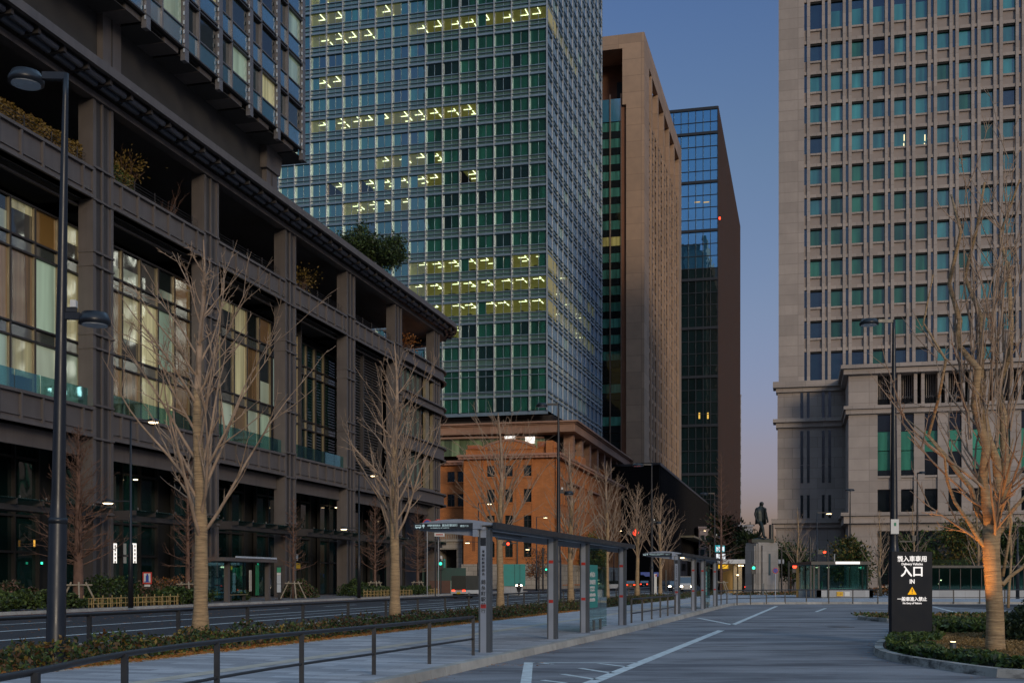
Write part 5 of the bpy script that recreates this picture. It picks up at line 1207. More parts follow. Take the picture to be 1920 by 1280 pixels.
s_ = MB(m=M['white']); s_.box(-.2,.1,-.27,-.25,3.2,3.75); s_.mat(M['greenp']).box(-.08,.0,-.28,-.27,3.5,3.62); s_.mat(M['black']).box(.2,.8,-.03,.03,2.9,2.95); s_.box(.68,.82,-.07,.07,2.95,3.15); s_.build('notice', L_, True)
p = at(1720, 108, .12); big_lamp(p, 'tall dark street lamp seen edge on left of the big wrapped tree', low=None, r=.3, d=(0,-1))
p = at(1594, 128, .12); big_lamp(p, 'tall street lamp behind the subway entrance', low=None, r=.5, arm=.05, d=(-.3,-.9))
def small_lamp(px, Y, H, label, hd=(1,0), low=True):
    t = thing('street_lamp', at(px, Y, .12), label, 'street lamp', 'older street lamps with warm lit heads')
    m = MB(m=M['pole']); m.tube([(0,0,0),(0,0,3.3),(0,0,3.4),(0,0,H)], [.14,.13,.075,.05], 10); m.build('pole', t, True, True)
    for z, dx, on in ((H, 1, True), (5.6, -1, low)):
        if not on: continue
        a = MB(m=M['pole']); a.bar((0,0,z), (dx*.95,0,z+.02), .06); a.build('arm', t, True)
        h = MB(m=M['pole']); h.tube([(dx*1.2,0,z-.1),(dx*1.2,0,z+.0),(dx*1.2,0,z+.1)], [.32,.3,.14], 14); ho = h.build('lamp_head', t, True, True)
        l = MB(m=M['lampw']); l.tube([(dx*1.2,0,z-.15),(dx*1.2,0,z-.1)], [.2,.27], 14); l.build('lens', ho, True)
for px, lab in [(245,'older street lamp with lit head between the first and second columns'),(673,'older street lamp by the fourth column, left of the second wrapped tree'),(897,'older street lamp left of the orange building'),(1006,'older street lamp in front of the orange windows')]:
    k = (px-CX)/FOC; Y = -34.2/(k*math.cos(TH)-math.sin(TH)); small_lamp(px, Y, 9.85, lab)
small_lamp(1151, 215, 10.5, 'distant lit street lamp between the fourth and fifth wrapped trees', low=False); small_lamp(1311, 250, 12, 'distant lit street lamp above the far shelter', low=False)
small_lamp(1532, 118, 8.2, 'slim street lamp with lit flat head against the grey stone wing', low=False); small_lamp(1908, 90, 5.6, 'low street lamp with lit head right of the big wrapped tree', low=False)
# ================================================================ delivery sign
sc_ = gp(1710, 1199, .12); t = thing('delivery_sign', sc_, 'black freestanding sign reading IN for delivery vehicles on the round island', 'sign'); Y0 = sc_.y
bw = .995; m = MB(m=mat('sign_board_black', (.010,.014,.022), .5, 0, .08, 2, spec=.15)); m.box(-bw/2, bw/2, 0, .22, .10, 2.17); m.box(-bw/2-.01, bw/2+.01, -.01, .23, .10, .19); bo = m.build('board', t, True)
m = MB(m=M['white']); m.add([(-bw/2,-.05,0),(-bw/2+.2,-.05,0),(-bw/2+.12,-.05,.1),(-bw/2,-.05,.1),(-bw/2,.3,0),(-bw/2+.2,.3,0),(-bw/2+.12,.3,.1),(-bw/2,.3,.1)], [(0,1,2,3),(4,7,6,5),(0,4,5,1),(1,5,6,2),(2,6,7,3),(3,7,4,0)]); m.build('foot', t, True)
m = MB(m=M['white']); m.add([(bw/2,-.05,0),(bw/2-.2,-.05,0),(bw/2-.12,-.05,.1),(bw/2,-.05,.1),(bw/2,.3,0),(bw/2-.2,.3,0),(bw/2-.12,.3,.1),(bw/2,.3,.1)], [(0,1,2,3),(4,7,6,5),(0,4,5,1),(1,5,6,2),(2,6,7,3),(3,7,4,0)]); m.build('foot', t, True)
WL = emit('lit_lettering', (1, .93, .88), 1.15); sz = bw/76
for b_, size, py, bold, sx in [('搬入車専用', 11.8, 1047.5, .05, .95), ('Delivery Vehicles', 6.2, 1056.5, .04, .92), ('入口', 21.5, 1071.5, .09, 1.0), ('IN', 11.5, 1089.5, .05, .85), ('一般車進入禁止', 8.4, 1122.5, .05, .95), ('No Entry of Visitors', 4.9, 1129.8, .03, .88)]:
    text(b_, size*sz, (0, -.013, 2.17-(py-1033)*sz), 0, WL, bo, bold=size*sz*bold*.25, sx=sx, local=True)
z = 2.17-(1113.5-1033)*sz; m = MB(m=emit('lit_amber', (1, .48, .02), 1.0)); m.add([(-8.5*sz,-.012,z),(8.5*sz,-.012,z),(0,-.012,z+14.5*sz)], [(0,1,2)]); m.mat(M['black']).box(-.8*sz, .8*sz, -.016, -.013, z+4.5*sz, z+10.5*sz); m.box(-.8*sz, .8*sz, -.016, -.013, z+1.8*sz, z+3.4*sz); m.build('warning_triangle', bo, True)
# uplight by the big tree
p = at(1787, 23.0, .12); t = thing('uplight', p, 'short grey cylindrical garden uplight left of the big wrapped trunk', 'lamp'); m = MB(m=M['alumdk']); m.tube([(0,0,0),(0,0,.26)], .062, 16); m.box(.06,.16,-.03,.03,0,.09); m.build('housing', t, True); m = MB(m=M['lampw']); m.tube([(0,0,.261),(0,0,.268)], .05, 14); m.build('lens', t, True)
sp = bpy.data.lights.new('uplight_beam', 'SPOT'); sp.energy = 80; sp.color = (1, .42, .10); sp.spot_size = math.radians(72); sp.spot_blend = .8; sp.shadow_soft_size = .06
so_ = bpy.data.objects.new('uplight_beam', sp); COL.objects.link(so_); so_.parent = t; so_.location = (0, -.02, .30); so_.rotation_euler = Vector((-.95, .0, -2.6)).to_track_quat('-Z', 'Y').to_euler(); so_.rotation_euler = Vector((.62, .03, 2.9)).to_track_quat('-Z', 'Y').to_euler()
# ================================================================ people
def figure(name, loc, h, rz, label, mats, cat, coat=True, legs=.2, group=None):
    t = thing(name, loc, label, cat, group, rz); k = h/1.75
    V = [(0,0,.93),(0,0,1.10),(0,.01,1.28),(0,.01,1.42),(0,.0,1.50),(0,-.01,1.58),(0,-.02,1.66),(0,-.01,1.735),
         (.17,.01,1.40),(.25,.03,1.14),(.25,-.06,.90),(.24,-.08,.82),(-.17,.01,1.40),(-.25,.03,1.14),(-.25,-.04,.90),(-.24,-.06,.82),
         (.10,.01,.88),(.12,-.03+legs*.3,.50),(.13,.02+legs*.5,.10),(.14,-.14+legs*.5,.04),(-.10,.01,.88),(-.12,-.05-legs*.3,.50),(-.13,-.02-legs*.5,.10),(-.14,-.18-legs*.5,.04),(0,-.10,1.60)]
    E = [(0,1),(1,2),(2,3),(3,4),(4,5),(5,6),(6,7),(3,8),(8,9),(9,10),(10,11),(3,12),(12,13),(13,14),(14,15),(0,16),(16,17),(17,18),(18,19),(0,20),(20,21),(21,22),(22,23),(6,24)]
    Rr = [(.15,.11),(.145,.10),(.165,.11),(.13,.09),(.06,.06),(.07,.08),(.085,.10),(.06,.075),(.07,.065),(.052,.05),(.036,.03),(.04,.022),(.07,.065),(.052,.05),(.036,.03),(.04,.022),
          (.095,.095),(.065,.065),(.05,.05),(.05,.035),(.095,.095),(.065,.065),(.05,.05),(.05,.035),(.02,.02)]
    for sgn, w in ((1,11),(-1,15)):                        # four fingers and a thumb
        for j in range(4):
            V.append((sgn*.235-.0, V[w][1]-.03+.02*j, .745+.006*abs(j-1))); E.append((w, len(V)-1)); Rr.append((.010,.010))
        V.append((sgn*.21, V[w][1]-.06, .79)); E.append((w, len(V)-1)); Rr.append((.011,.011))
    me = bpy.data.meshes.new(name); me.from_pydata([(x*k, y*k, z*k) for x, y, z in V], E, []); o = bpy.data.objects.new('body', me); COL.objects.link(o)
    o.modifiers.new('s', 'SKIN'); o.modifiers.new('d', 'SUBSURF').levels = 1; o.modifiers['d'].render_levels = 2
    for v, r_ in zip(me.skin_vertices[0].data, Rr): v.radius = (r_[0]*k, r_[1]*k)
    me.skin_vertices[0].data[0].use_root = True; me.materials.append(mats[0]); o.parent = t; OFF[o.name] = Vector(loc)
    if coat:                                              # open long coat: two panels from shoulder to knee
        m = MB(m=mats[1]); n = 14; rows_ = [(1.47,.13,.085),(1.39,.25,.13),(1.15,.235,.15),(.92,.225,.155),(.76,.235,.16),(.68,.24,.165)]; vs = []; fs = []
        for z, rx, ry in rows_:
            for i in range(n+1): a = math.radians(-70+320*i/n); vs.append(((rx*math.cos(a))*k, (ry*math.sin(a)+.02)*k, (z-.02*math.sin(3*a))*k))
        for i in range(len(rows_)-1):
            for j in range(n): b = i*(n+1)+j; fs.append((b, b+1, b+n+2, b+n+1))
        m.add(vs, fs); m.build('coat', t, True, True)
    return t
brz = mat('bronze_patina', (.020,.026,.024), .45, .4, .35, 3, .3, 12)
# statue on its plinth
Ys = 115.0; pc = at(1428, Ys+1.6, .14)
pl = thing('statue_plinth', pc, 'tall stepped grey granite plinth under the bronze statue', 'plinth', rz=math.radians(24)); gs = mat('granite', (.30,.275,.25), .7, 0, .12, 1.2, .1, 20, joints=(1.4,1.1,.012,.7,.5))
m = MB(m=gs); zt = zy(1016, Ys)-.14; pl.scale = (.9, .9, 1)
m.box(-1.25,1.25,-1.15,1.15,.25,zt); m.box(-1.58,1.58,-.85,.85,.25,zt-.35); m.box(-.9,.9,-1.42,1.42,.25,zt-.3); m.box(-1.42,1.42,-1.0,1.0,.25,zt-.12); m.build('shaft', pl, True)
m = MB(m=gs); m.box(-1.9,1.9,-1.9,1.9,0,.14); m.box(-1.72,1.72,-1.65,1.65,.14,.25); m.build('step', pl, True)
m = MB(m=mat('dark_plaque', (.04,.07,.08), .4)); m.box(-.12,.14,-1.45,-1.421,1.9,4.0); m.build('plaque', pl, True)
zb = zt+.14
sb = thing('bronze_statue', (pc.x-.05, pc.y, zb), 'bronze statue of a standing man in a long coat on the granite plinth', 'statue')
m = MB(m=brz); m.box(-1.1,1.1,-.9,.9,0,.34); m.lathe((0,0,.3), [(1.0,0),(.85,.1),(.5,.16)], 9); m.build('base', sb, True)
st = figure('statue_figure', (0,0,0), 3.75, 0, None, [brz, brz], None, legs=.55)
for ch in list(st.children): ch.parent = sb; ch.location = (0, 0, .38); ch.rotation_euler = (0, 0, math.radians(30)); ch.scale = (1.3, 1.25, 1.0)
bpy.data.objects.remove(st)
p = gp(1486, 1107.5, .14); figure('person', (p.x, p.y, .13), 1.72, 2.6, 'person in a dark jacket walking beside the lit bare tree', [mat('dark_clothes', (.02,.02,.025), .9), mat('jacket', (.03,.028,.03), .9)], 'person')
# ================================================================ low canopy building behind the plinth
Yc = 130; a = at(1338, Yc); b = at(1470, Yc); C_ = thing('gate_canopy', ((a.x+b.x)/2, Yc, 0), 'low flat roofed gateway with lit columns behind the statue plinth', 'gatehouse'); m = MB(m=M['alum']); z1, z0 = zy(1048,Yc), zy(1056,Yc)
m.box(a.x, b.x, Yc, Yc+9, z0, z1); m.build('roof', C_); cm = mat('cream_column', (.40,.33,.22), .7)
for px in (1344, 1382, 1391, 1462): x = at(px, Yc).x; MB(m=cm).box(x-.2, x+.2, Yc+1, Yc+1.5, 0, z0).build('column', C_)
MB(m=M['void']).box(a.x, b.x, Yc+6, Yc+9, 0, z0).build('wall', C_)
x0_, x1_ = at(1347,Yc).x, at(1365,Yc).x; MB(m=emit('yellow_board', (1,.55,.04), .9)).box(x0_, x1_, Yc-.1, Yc+.1, z0-.55, z0-.12).build('lit_board', C_)
lt = MB(m=M['lampw'])
for px, zz_ in ((1388,z0-.15),(1394,z0-.15),(1385,z0-1.2)): x = at(px, Yc).x; lt.box(x-.1, x+.1, Yc+.5, Yc+.6, zz_-.12, zz_)
lt.build('ceiling_light', C_); mm = mat('glowing_ochre_wall', (.35,.22,.08), .8, emit=((1,.6,.2), .06)); x = at(1378,Yc).x; MB(m=mm).box(x-.6, x+.9, Yc+4, Yc+4.2, 0, z0).build('side_wall', C_)  # ochre surface glows faintly itself, standing for lamplight on it
# parking sign
p = at(1350, 132); t = thing('parking_sign', (p.x, p.y, 0), 'lit blue and white square parking signs on a post left of the plinth', 'sign'); S = lambda py: zy(py, 132); MB(m=M['pole']).box(p.x-1.2, p.x-1.05, p.y, p.y+.15, 0, S(1021)).build('post', t)
cy = emit('cyan_sign', (.05,.55,.62), .75); wt = emit('white_sign', (.9,.95,1), .95)
x0_, x1_ = at(1341.5,132).x, at(1358.5,132).x; bb = MB(m=cy).box(x0_, x1_, p.y-.1, p.y+.2, S(1034.5), S(1021.5)).build('symbol_board', t)
for xx in (.29,.73): x = x0_+(x1_-x0_)*xx; w = MB(m=wt); w.box(x-.22, x+.22, p.y-.12, p.y-.1, S(1031.5), S(1024.5)); w.tube([(x-.15,p.y-.12,S(1032.2)),(x-.15,p.y-.1,S(1032.2))], .07, 8); w.tube([(x+.15,p.y-.12,S(1032.2)),(x+.15,p.y-.1,S(1032.2))], .07, 8); w.build('vehicle_symbol', bb)
x0_, x1_ = at(1343.5,132).x, at(1359.5,132).x; bb = MB(m=wt).box(x0_, x1_, p.y-.1, p.y+.2, S(1047.5), S(1037.5)).build('notice_board', t); text('P', .42, (x0_+.5, p.y-.12, S(1042.5)), 0, M['black'], bb); text('24h', .24, (x0_+.95, p.y-.12, S(1042)), 0, M['black'], bb)
# ================================================================ subway entrance
Ye = 93.0; X = lambda px, Y=Ye: at(px, Y).x
t = thing('subway_entrance', (X(1577), Ye+2, .14), 'glass walled subway entrance with lit name strip and white granite base', 'subway entrance'); Z = lambda py, Y=Ye: zy(py, Y)
gw_ = mat('white_granite', (.36,.37,.38), .6, 0, .12, .7, joints=(1.2,2,.02,.7,0)); m = MB(m=gw_); m.box(X(1533), X(1637), Ye, Ye+.3, .14, Z(1105)); m.box(X(1533), X(1533)+.3, Ye, Ye+7, .14, Z(1105)); m.box(X(1637)-.3, X(1637), Ye, Ye+7, .14, Z(1105)); m.box(X(1516), X(1533), Ye+3, Ye+3.3, .14, Z(1106)); m.build('base_wall', t)
m = MB(m=M['black']); m.box(X(1520), X(1632), Ye-.2, Ye+7, Z(1058), Z(1052)); m.build('roof', t)
for k in range(5): a, b = X(1540)+(X(1628)-X(1540))*k/5, X(1540)+(X(1628)-X(1540))*(k+1)/5; MB(m=M['sheetd']).box(a+.01, b-.01, Ye+.1, Ye+.13, Z(1105), Z(1058)).build('glass_panel', t)
for xx in (X(1540), X(1628)): 
    for k in range(3): MB(m=M['sheetd']).box(xx-.01, xx+.02, Ye+.15+2.2*k, Ye+2.3+2.2*k, Z(1105), Z(1058)).build('glass_panel', t)
for px, yy in [(1521,.1),(1527,.1),(1536,.1),(1553,-.1),(1618,.1),(1627,.1),(1540,5),(1628,5)]: MB(m=M['black']).box(X(px)-.06, X(px)+.06, Ye+yy, Ye+yy+.12, .14, Z(1058)).build('post', t)
MB(m=emit('entrance_strip', (1,.92,.85), 1.6)).box(X(1565.5), X(1610), Ye-.32, Ye-.2, Z(1056.8), Z(1052.4)).build('lit_name_strip', t)
lt = MB(m=M['lampw'])
for px in (1550, 1572, 1633): lt.tube([(X(px),Ye+3,Z(1063)),(X(px),Ye+3,Z(1063)+.05)], .1, 8)
lt.build('ceiling_light', t); MB(m=M['chrome']).box(X(1556), X(1618), Ye+.5, Ye+.56, Z(1103), Z(1102)).build('handrail', t)
MB(m=mat('ticket_panel', (.25,.33,.25), .6)).box(X(1541), X(1549), Ye+1, Ye+1.1, Z(1104), Z(1089)).build('panel', t); MB(m=mm).box(X(1522), X(1527), Ye+5, Ye+5.1, .14, Z(1062)).build('panel', t)
q = MB(m=M['yellow']).box(X(1568.5), X(1580.5), Ye-.05, Ye-.004, Z(1117), Z(1108.5)).build('warning_notice', t); w = MB(m=M['red'])
for k in range(7): x = X(1569)+k*.08; w.box(x, x+.03, Ye-.06, Ye-.051, Z(1117), Z(1116.2)); w.box(x, x+.03, Ye-.06, Ye-.051, Z(1109.3), Z(1108.5))
w.build('border', q); text('立入禁止', .12, (X(1574.5), Ye-.06, Z(1112.8)), 0, M['red'], q)
MB(m=M['white']).box(X(1583), X(1593), Ye-.05, Ye-.004, Z(1117), Z(1108.5)).build('notice', t); MB(m=M['white']).box(X(1564), X(1564.6), Ye-.1, Ye+.1, Z(1052), Z(1038)).build('ventilation_pipe', t)
# glass pavilion at far right
Yp = 91.0; X = lambda px, Y=Yp: at(px, Y).x; Z = lambda py, Y=Yp: zy(py, Y)
t = thing('glass_pavilion', (X(1840), Yp+3, .14), 'long low glass pavilion with dark flat roof on a pale base wall, far right', 'pavilion')
MB(m=gw_).box(X(1742), X(1980), Yp, Yp+.3, .14, Z(1106)).build('base_wall', t); MB(m=M['black']).box(X(1742), X(1990), Yp-.3, Yp+9, Z(1064), Z(1059.5)).build('roof', t)
for k in range(12): a = X(1742)+(X(1980)-X(1742))*k/12; b = X(1742)+(X(1980)-X(1742))*(k+1)/12; MB(m=M['sheetd']).box(a+.03, b-.03, Yp+.1, Yp+.13, Z(1106), Z(1064)).build('glass_panel', t); MB(m=M['black']).box(a-.02, a+.02, Yp+.05, Yp+.2, Z(1106), Z(1064)).build('mullion', t)
MB(m=mat('teal_room_wall', (.035,.10,.11), .7, 0, .4, .4)).box(X(1742), X(1980), Yp+5, Yp+5.2, .14, Z(1064)).build('back_wall', t)
m = MB(m=M['sheet']); m.box(X(1770), X(1842), Yp+3, Yp+3.04, Z(1059.5), Z(1048)); m.box(X(1768), X(1844), Yp+3.1, Yp+6, Z(1048), Z(1047.4)); m.build('roof_light', t)
lt = MB(m=M['lampw'])
for px, py in ((1786,1095),(1790,1088),(1905,1085)): lt.box(X(px), X(px)+.08, Yp+3, Yp+3.05, Z(py), Z(py)+.08)
lt.build('ceiling_light', t)
# ================================================================ signs, signals, posts
def sgn(px, py, Y, r, label, inner='blue', slash=True, base=.13, h0=None):
    c = at(px, Y); z = zy(py, Y); t = thing('road_sign', (c.x, c.y, base), label, 'road sign'); MB(m=M['alum']).tube([(c.x,c.y+.04,base),(c.x,c.y+.04,z+r)], .035, 8).build('post', t)
    m = MB(m=M['red']); m.tube([(c.x,c.y-.01,z),(c.x,c.y+.015,z)], r, 24); m.mat(M[inner]).tube([(c.x,c.y-.02,z),(c.x,c.y-.011,z)], r*.78, 24)
    if slash: m.mat(M['red']).bar((c.x-r*.58,c.y-.025,z+r*.58),(c.x+r*.58,c.y-.025,z-r*.58), r*.2, .01)
    m.build('sign_plate', t); return t
sgn(1454, 1069, 84, .21, 'round blue and red no parking sign in front of the plinth')
sgn(801, 981.5, 98, .40, 'round red and blue sign showing above the left end of the shelter name board'); sgn(822, 981.5, 98, .40, 'round red and white speed sign showing above the shelter name board', inner='white', slash=False)
c = at(824, 97); t = thing('oneway_sign', (c.x, c.y, .13), 'white plate with red arrow seen under the shelter name board', 'road sign'); MB(m=M['white']).box(c.x-.42, c.x+.42, 97, 97.02, zy(1005,97), zy(998,97)).mat(M['red']).box(c.x-.3, c.x+.3, 96.98, 96.995, zy(1002.6,97), zy(1000.6,97)).build('sign_plate', t); MB(m=M['pole']).box(c.x-.4, c.x-.3, 97.03, 97.15, .13, zy(985,97)).build('post', t)
c = at(276, 71); t = thing('smoking_sign', (c.x, c.y, .13), 'square red bordered blue and white notice on a post above the bamboo fence', 'sign'); z = zy(1083, 71)
m = MB(m=M['red']); m.box(c.x-.28, c.x+.28, 71, 71.03, z-.36, z+.36); m.mat(M['white']).box(c.x-.2, c.x+.2, 70.98, 70.998, z-.27, z+.28); m.mat(M['blue']).box(c.x-.07, c.x+.1, 70.96, 70.975, z-.2, z+.15); m.tube([(c.x+.02,70.96,z+.2),(c.x+.02,70.975,z+.2)], .06, 10); m.box(c.x-.16,c.x+.16,70.96,70.975,z-.25,z-.2); m.mat(M['white']).box(c.x-.18,c.x+.18,71,71.03,z-.52,z-.39); m.build('sign_plate', t)
MB(m=M['pole']).tube([(c.x,71.05,.1),(c.x,71.05,z)], .04, 8).build('post', t)
def signal(px, py, Y, label, col, pole=None, arm=None, r=.16, vert=False, base=.0, lens=True):
    c = at(px, Y); z = zy(py, Y); t = thing('traffic_light', (c.x, c.y, 0), label, 'traffic light'); m = MB(m=M['black'])
    if vert: m.box(c.x-.2, c.x+.2, Y, Y+.2, z-.6, z+.3)
    else: m.box(c.x-.55, c.x+.55, Y, Y+.2, z-.24, z+.24)
    m.build('housing', t); px_ = c.x+(pole or 0); MB(m=M['pole']).tube([(px_,Y+.3,0),(px_,Y+.3,z+.5)], .09, 8).build('post', t)
    if pole: MB(m=M['pole']).bar((c.x,Y+.25,z),(px_,Y+.3,z+.1), .09).build('arm', t)
    l = MB(m=M[col]); x = c.x+(0 if vert else .35*(1 if col == 'red_l' else -1)); l.tube([(x,Y-.05,z),(x,Y-.005,z)], r, 12); l.build('lens', t)
signal(1186, 998, 128, 'traffic signal showing red between the fifth and sixth wrapped trees', 'red_l', 2.2, r=.34)
signal(947, 1019, 135, 'traffic signal showing red beside the third wrapped tree', 'red_l', 1.4, r=.16); signal(1490, 1061, 112, 'traffic signal with red lamps on the lit bare tree', 'red_l', -.5, vert=True, r=.2)
signal(1540, 1034, 126, 'small red signal on a post arm above the subway entrance', 'red_l', -4.2, r=.16); signal(826, 1056, 120, 'pedestrian signal showing green left of the orange building', 'green_l', vert=True, r=.16)
signal(1024, 1067, 150, 'pedestrian signal showing green by the stone base of the orange building', 'green_l', -.9, vert=True, r=.13); signal(1413, 1064, 84.5 if False else 112, 'green pedestrian lamps in front of the plinth', 'green_l', vert=True, r=.15)
def post(px, y0, y1, Y, w, label, nm='pole', cat='pole', m='black'): c = at(px, Y); tag(MB(m=M[m]).tube([(c.x,c.y,zy(y1,Y) if y1 else 0),(c.x,c.y,zy(y0,Y)-.05),(c.x,c.y,zy(y0,Y))], [w,w*.9,w*.7], 10).build(nm), label, cat)
post(1446, 983, None, 150, .33, 'thick black post rising behind the plinth'); post(1519, 1006, None, 110, .10, 'dark post carrying the small red signal'); post(1552, 1018, None, 112, .09, 'slender dark post left of the ventilation pipe')
post(1018, 1026, None, 142, .12, 'dark post with hanging box near the green pedestrian signal'); post(692, 1068, None, 24.5 if False else 70, .05, 'thin pole behind the second wrapped tree') if False else None
c = at(1229, 104); tag(MB(m=M['white']).box(c.x-.12, c.x+.12, c.y, c.y+.06, .1, zy(1075,104)).mat(M['red']).box(c.x+.0, c.x+.12, c.y-.01, c.y+.05, zy(1080,104), zy(1076,104)).build('marker_post'), 'tall white marker board with red corner in the far hedge', 'marker post')
# blue direction board
c = at(1218, 170); t = thing('direction_board', (c.x, c.y, 0), 'blue road direction board behind the sixth wrapped tree', 'road sign'); MB(m=M['blue']).add([(c.x-1.4,170,zy(1072,170)),(c.x+1.6,170,zy(1072,170)),(c.x+1.3,170,zy(1080,170)),(c.x-.6,170,zy(1080,170))], [(0,1,2,3)]).box(c.x-1.3, c.x+1.5, 170.01, 170.1, zy(1077,170), zy(1072,170)).build('board', t); MB(m=M['pole']).box(c.x+2.3, c.x+2.5, 170, 170.2, 0, zy(1068,170)).build('post', t)
# far bus stop
ss = fA.spx(448, 5.2); t = thing('bus_stop_shelter', fA.w(ss, 5.2, .13), 'small dark bus stop shelter across the avenue behind the first wrapped tree', 'bus shelter')
sa, sb = fA.spx(427, 5.6), fA.spx(503, 5.6); zt = fA.z(427, 1051, 5.6)
for s in (sa, sb): MB(fA, M['steel']).box(s-.14, s+.14, 5.4, 5.7, .13, zt).build('column', t)
MB(fA, M['steel']).box(sa-1.5, sb+.2, 3.9, 6.2, zt-.02, zt+.22).mat(M['lampoff']).box(sa-.1, sb, 6.2, 6.26, zt+.2, zt+.32).build('roof', t)
for k in range(4): MB(fA, M['sheetd']).box(sa+.2+(sb-sa-.4)*k/4, sa+.1+(sb-sa-.4)*(k+1)/4, 4.0, 4.03, .3, zt).build('glass_panel', t)
MB(fA, M['bronze']).box(sa+2, sb-1.5, 4.4, 4.8, .55, .6).mat(SD).box(sa+2.2, sa+2.3, 4.5, 4.7, .13, .55).box(sb-1.8, sb-1.7, 4.5, 4.7, .13, .55).build('bench', t)
def stopsign(px, Y, py0, py1, w, label, cols):
    c = at(px, Y); t = thing('bus_stop_sign', (c.x, c.y, .13), label, 'bus stop sign'); m = MB(m=M['black']); m.box(c.x-w-.05, c.x+w+.05, Y, Y+.12, zy(py1,Y), zy(py0,Y)); m.box(c.x-.07, c.x+.07, Y, Y+.1, .13, zy(py1,Y)); m.box(c.x-.25, c.x+.25, Y-.15, Y+.25, .13, .2); b_ = m.build('post', t)
    H = zy(py0,Y)-zy(py1,Y); z = zy(py0,Y)-.06*H
    for hh, mn in cols: MB(m=M[mn]).box(c.x-w, c.x+w, Y-.02, Y-.002, z-hh*H*.9, z).build('panel', t); z -= hh*H*.95
sgY = 84
stopsign(523, sgY, 1060, 1112, .14, 'tall narrow bus stop post with green and white panels beyond the shelter', [(.2,'greenp'),(.1,'white'),(.33,'lampoff'),(.33,'lampoff')]); stopsign(408, 80, 1081, 1123, .2, 'white and red bus stop post behind the first wrapped trunk', [(.3,'white'),(.06,'red'),(.25,'lampoff'),(.2,'yellow'),(.1,'white')])
# bamboo fence and planting on the far pavement
def bamboo(u0, u1, label):
    f = street(-35.6); t = thing('bamboo_fence', f.w(u0, 0, .13), label, 'fence', 'low bamboo fences'); m = MB(f, mat('bamboo', (.38,.26,.10), .6, 0, .3, 4)) if 'bamboo' not in bpy.data.materials else MB(f, bpy.data.materials['bamboo'])
    for z in (.35, .62): m.tube([(u0,0,z),(u1,0,z)], .028, 6)
    m.build('rail', t); m = MB(f, bpy.data.materials['bamboo']); k = u0
    while k < u1: m.tube([(k,-.03,.1),(k,-.03,.78)], .028, 6); m.tube([(k+.35,.03,.1),(k+.35,.03,.66)], .018, 5); m.tube([(k+.6,.03,.1),(k+.6,.03,.62)], .018, 5); k += .85
    m.build('post', t)
bamboo(fA.spx(158, 6.4), fA.spx(345, 6.4), 'low bamboo fence along the kerb beneath the red bordered notice'); bamboo(fA.spx(683, 6.4), fA.spx(770, 6.4), 'short low bamboo fence near the second wrapped tree'); bamboo(fA.spx(805, 6.4), fA.spx(822, 6.4), 'tiny piece of bamboo fence left of the kei truck')
def bed(px0, px1, n0, n1, hh, n, seed, label, mats, size=.10):
    a, b = fA.spx(px0, n1), fA.spx(px1, n1); r = np.random.default_rng(seed); P = []
    for _ in range(n): s = a+(b-a)*r.random(); nn = n0+(n1-n0)*r.random(); P.append(fA.w(s, nn, .13+hh*(.75+.2*math.sin(s*2)+.15*math.sin(s*5.1+nn*3))*r.random()**.4))
    tag(leaves('shrub_bed', P, size, mats, seed=seed), label, 'shrubs')
bed(-30, 85, 4.6, 6.9, .95, 8000, 101, 'green shrub bed at the far left kerb', [M['leaf'], M['leafdk'], M['leaf']]); bed(122, 165, 4.8, 6.8, .9, 4000, 102, 'green shrubs under the brown feathery tree', [M['leaf'], M['leafdk']])
bed(345, 405, 4.6, 6.8, 1.0, 4500, 103, 'green shrub bed just left of the first wrapped trunk', [M['leaf'], M['leafdk']]); bed(168, 340, 4.4, 6.0, .35, 6000, 104, 'low plants behind the bamboo fence', [M['leafdk'], M['straw'], M['leaf']])
bed(690, 815, 4.6, 6.4, .9, 8000, 105, 'green shrubs between the second wrapped tree and the kei truck', [M['leaf'], M['leafdk']]); bed(-30, 90, 2.0, 4.4, 1.35, 6000, 106, 'clipped brownish hedge behind the far left shrubs', [M['leafdk'], M['redbark'], M['leafdk']])
for px, n_, rx, h, lab, mm_, sd_ in [(206,3.2,2.6,1.75,'rounded dark green clipped bush left of the bamboo fence post lamp',[M['leafdk'],M['leaf']],111),(318,3.0,2.9,1.7,'reddish brown rounded bush behind the bamboo fence',[M['redbark'],M['leafdk'],M['leafor']],112),
        (435,2.6,1.6,1.5,'rounded bush behind the far bus stop shelter',[M['leafdk'],M['leaf']],113),(562,2.4,1.9,1.45,'rounded reddish bush in front of the glass corner entrance',[M['redbark'],M['leafdk'],M['leaf']],114),(668,2.6,2.2,1.5,'dark bush by the fourth column',[M['leafdk'],M['leaf']],115),(270,3.2,1.5,1.3,'low brown bush under the notice',[M['redbark'],M['leafdk']],116)]:
    s = fA.spx(px, n_); c = fA.w(s, n_, .13); blob('bush', c, rx*.75, rx*.7, h, 3600, .085, mm_, lab, 'bush', sd_)
s = at(826, 128); tag(MB(m=mat('brown_board', (.10,.05,.035), .8)).box(s.x-1.2, s.x+1.6, 128, 128.3, .1, 1.5).build('low_wall'), 'low dark reddish wall left of the kei truck', 'wall'); s = at(850, 122); t = thing('notice_stand', (s.x, s.y, .1), 'pale green notice board standing left of the kei truck', 'notice board'); MB(m=mat('pale_green_board', (.20,.30,.24), .6)).box(s.x-.28, s.x+.28, 122, 122.15, .1, zy(1088,122)).build('board', t); MB(m=M['white']).box(s.x-.0, s.x+.15, 121.97, 121.99, 1.0, 1.3).build('notice', t)
s = at(839, 140); tag(MB(m=mat('green_fence', (.02,.06,.05), .6)).box(s.x-3.0, s.x+2.2, 140, 140.1, .1, zy(1064,140)).build('site_fence'), 'dark green ribbed screen under the entrance porch', 'fence'); b_ = at(827, 139)
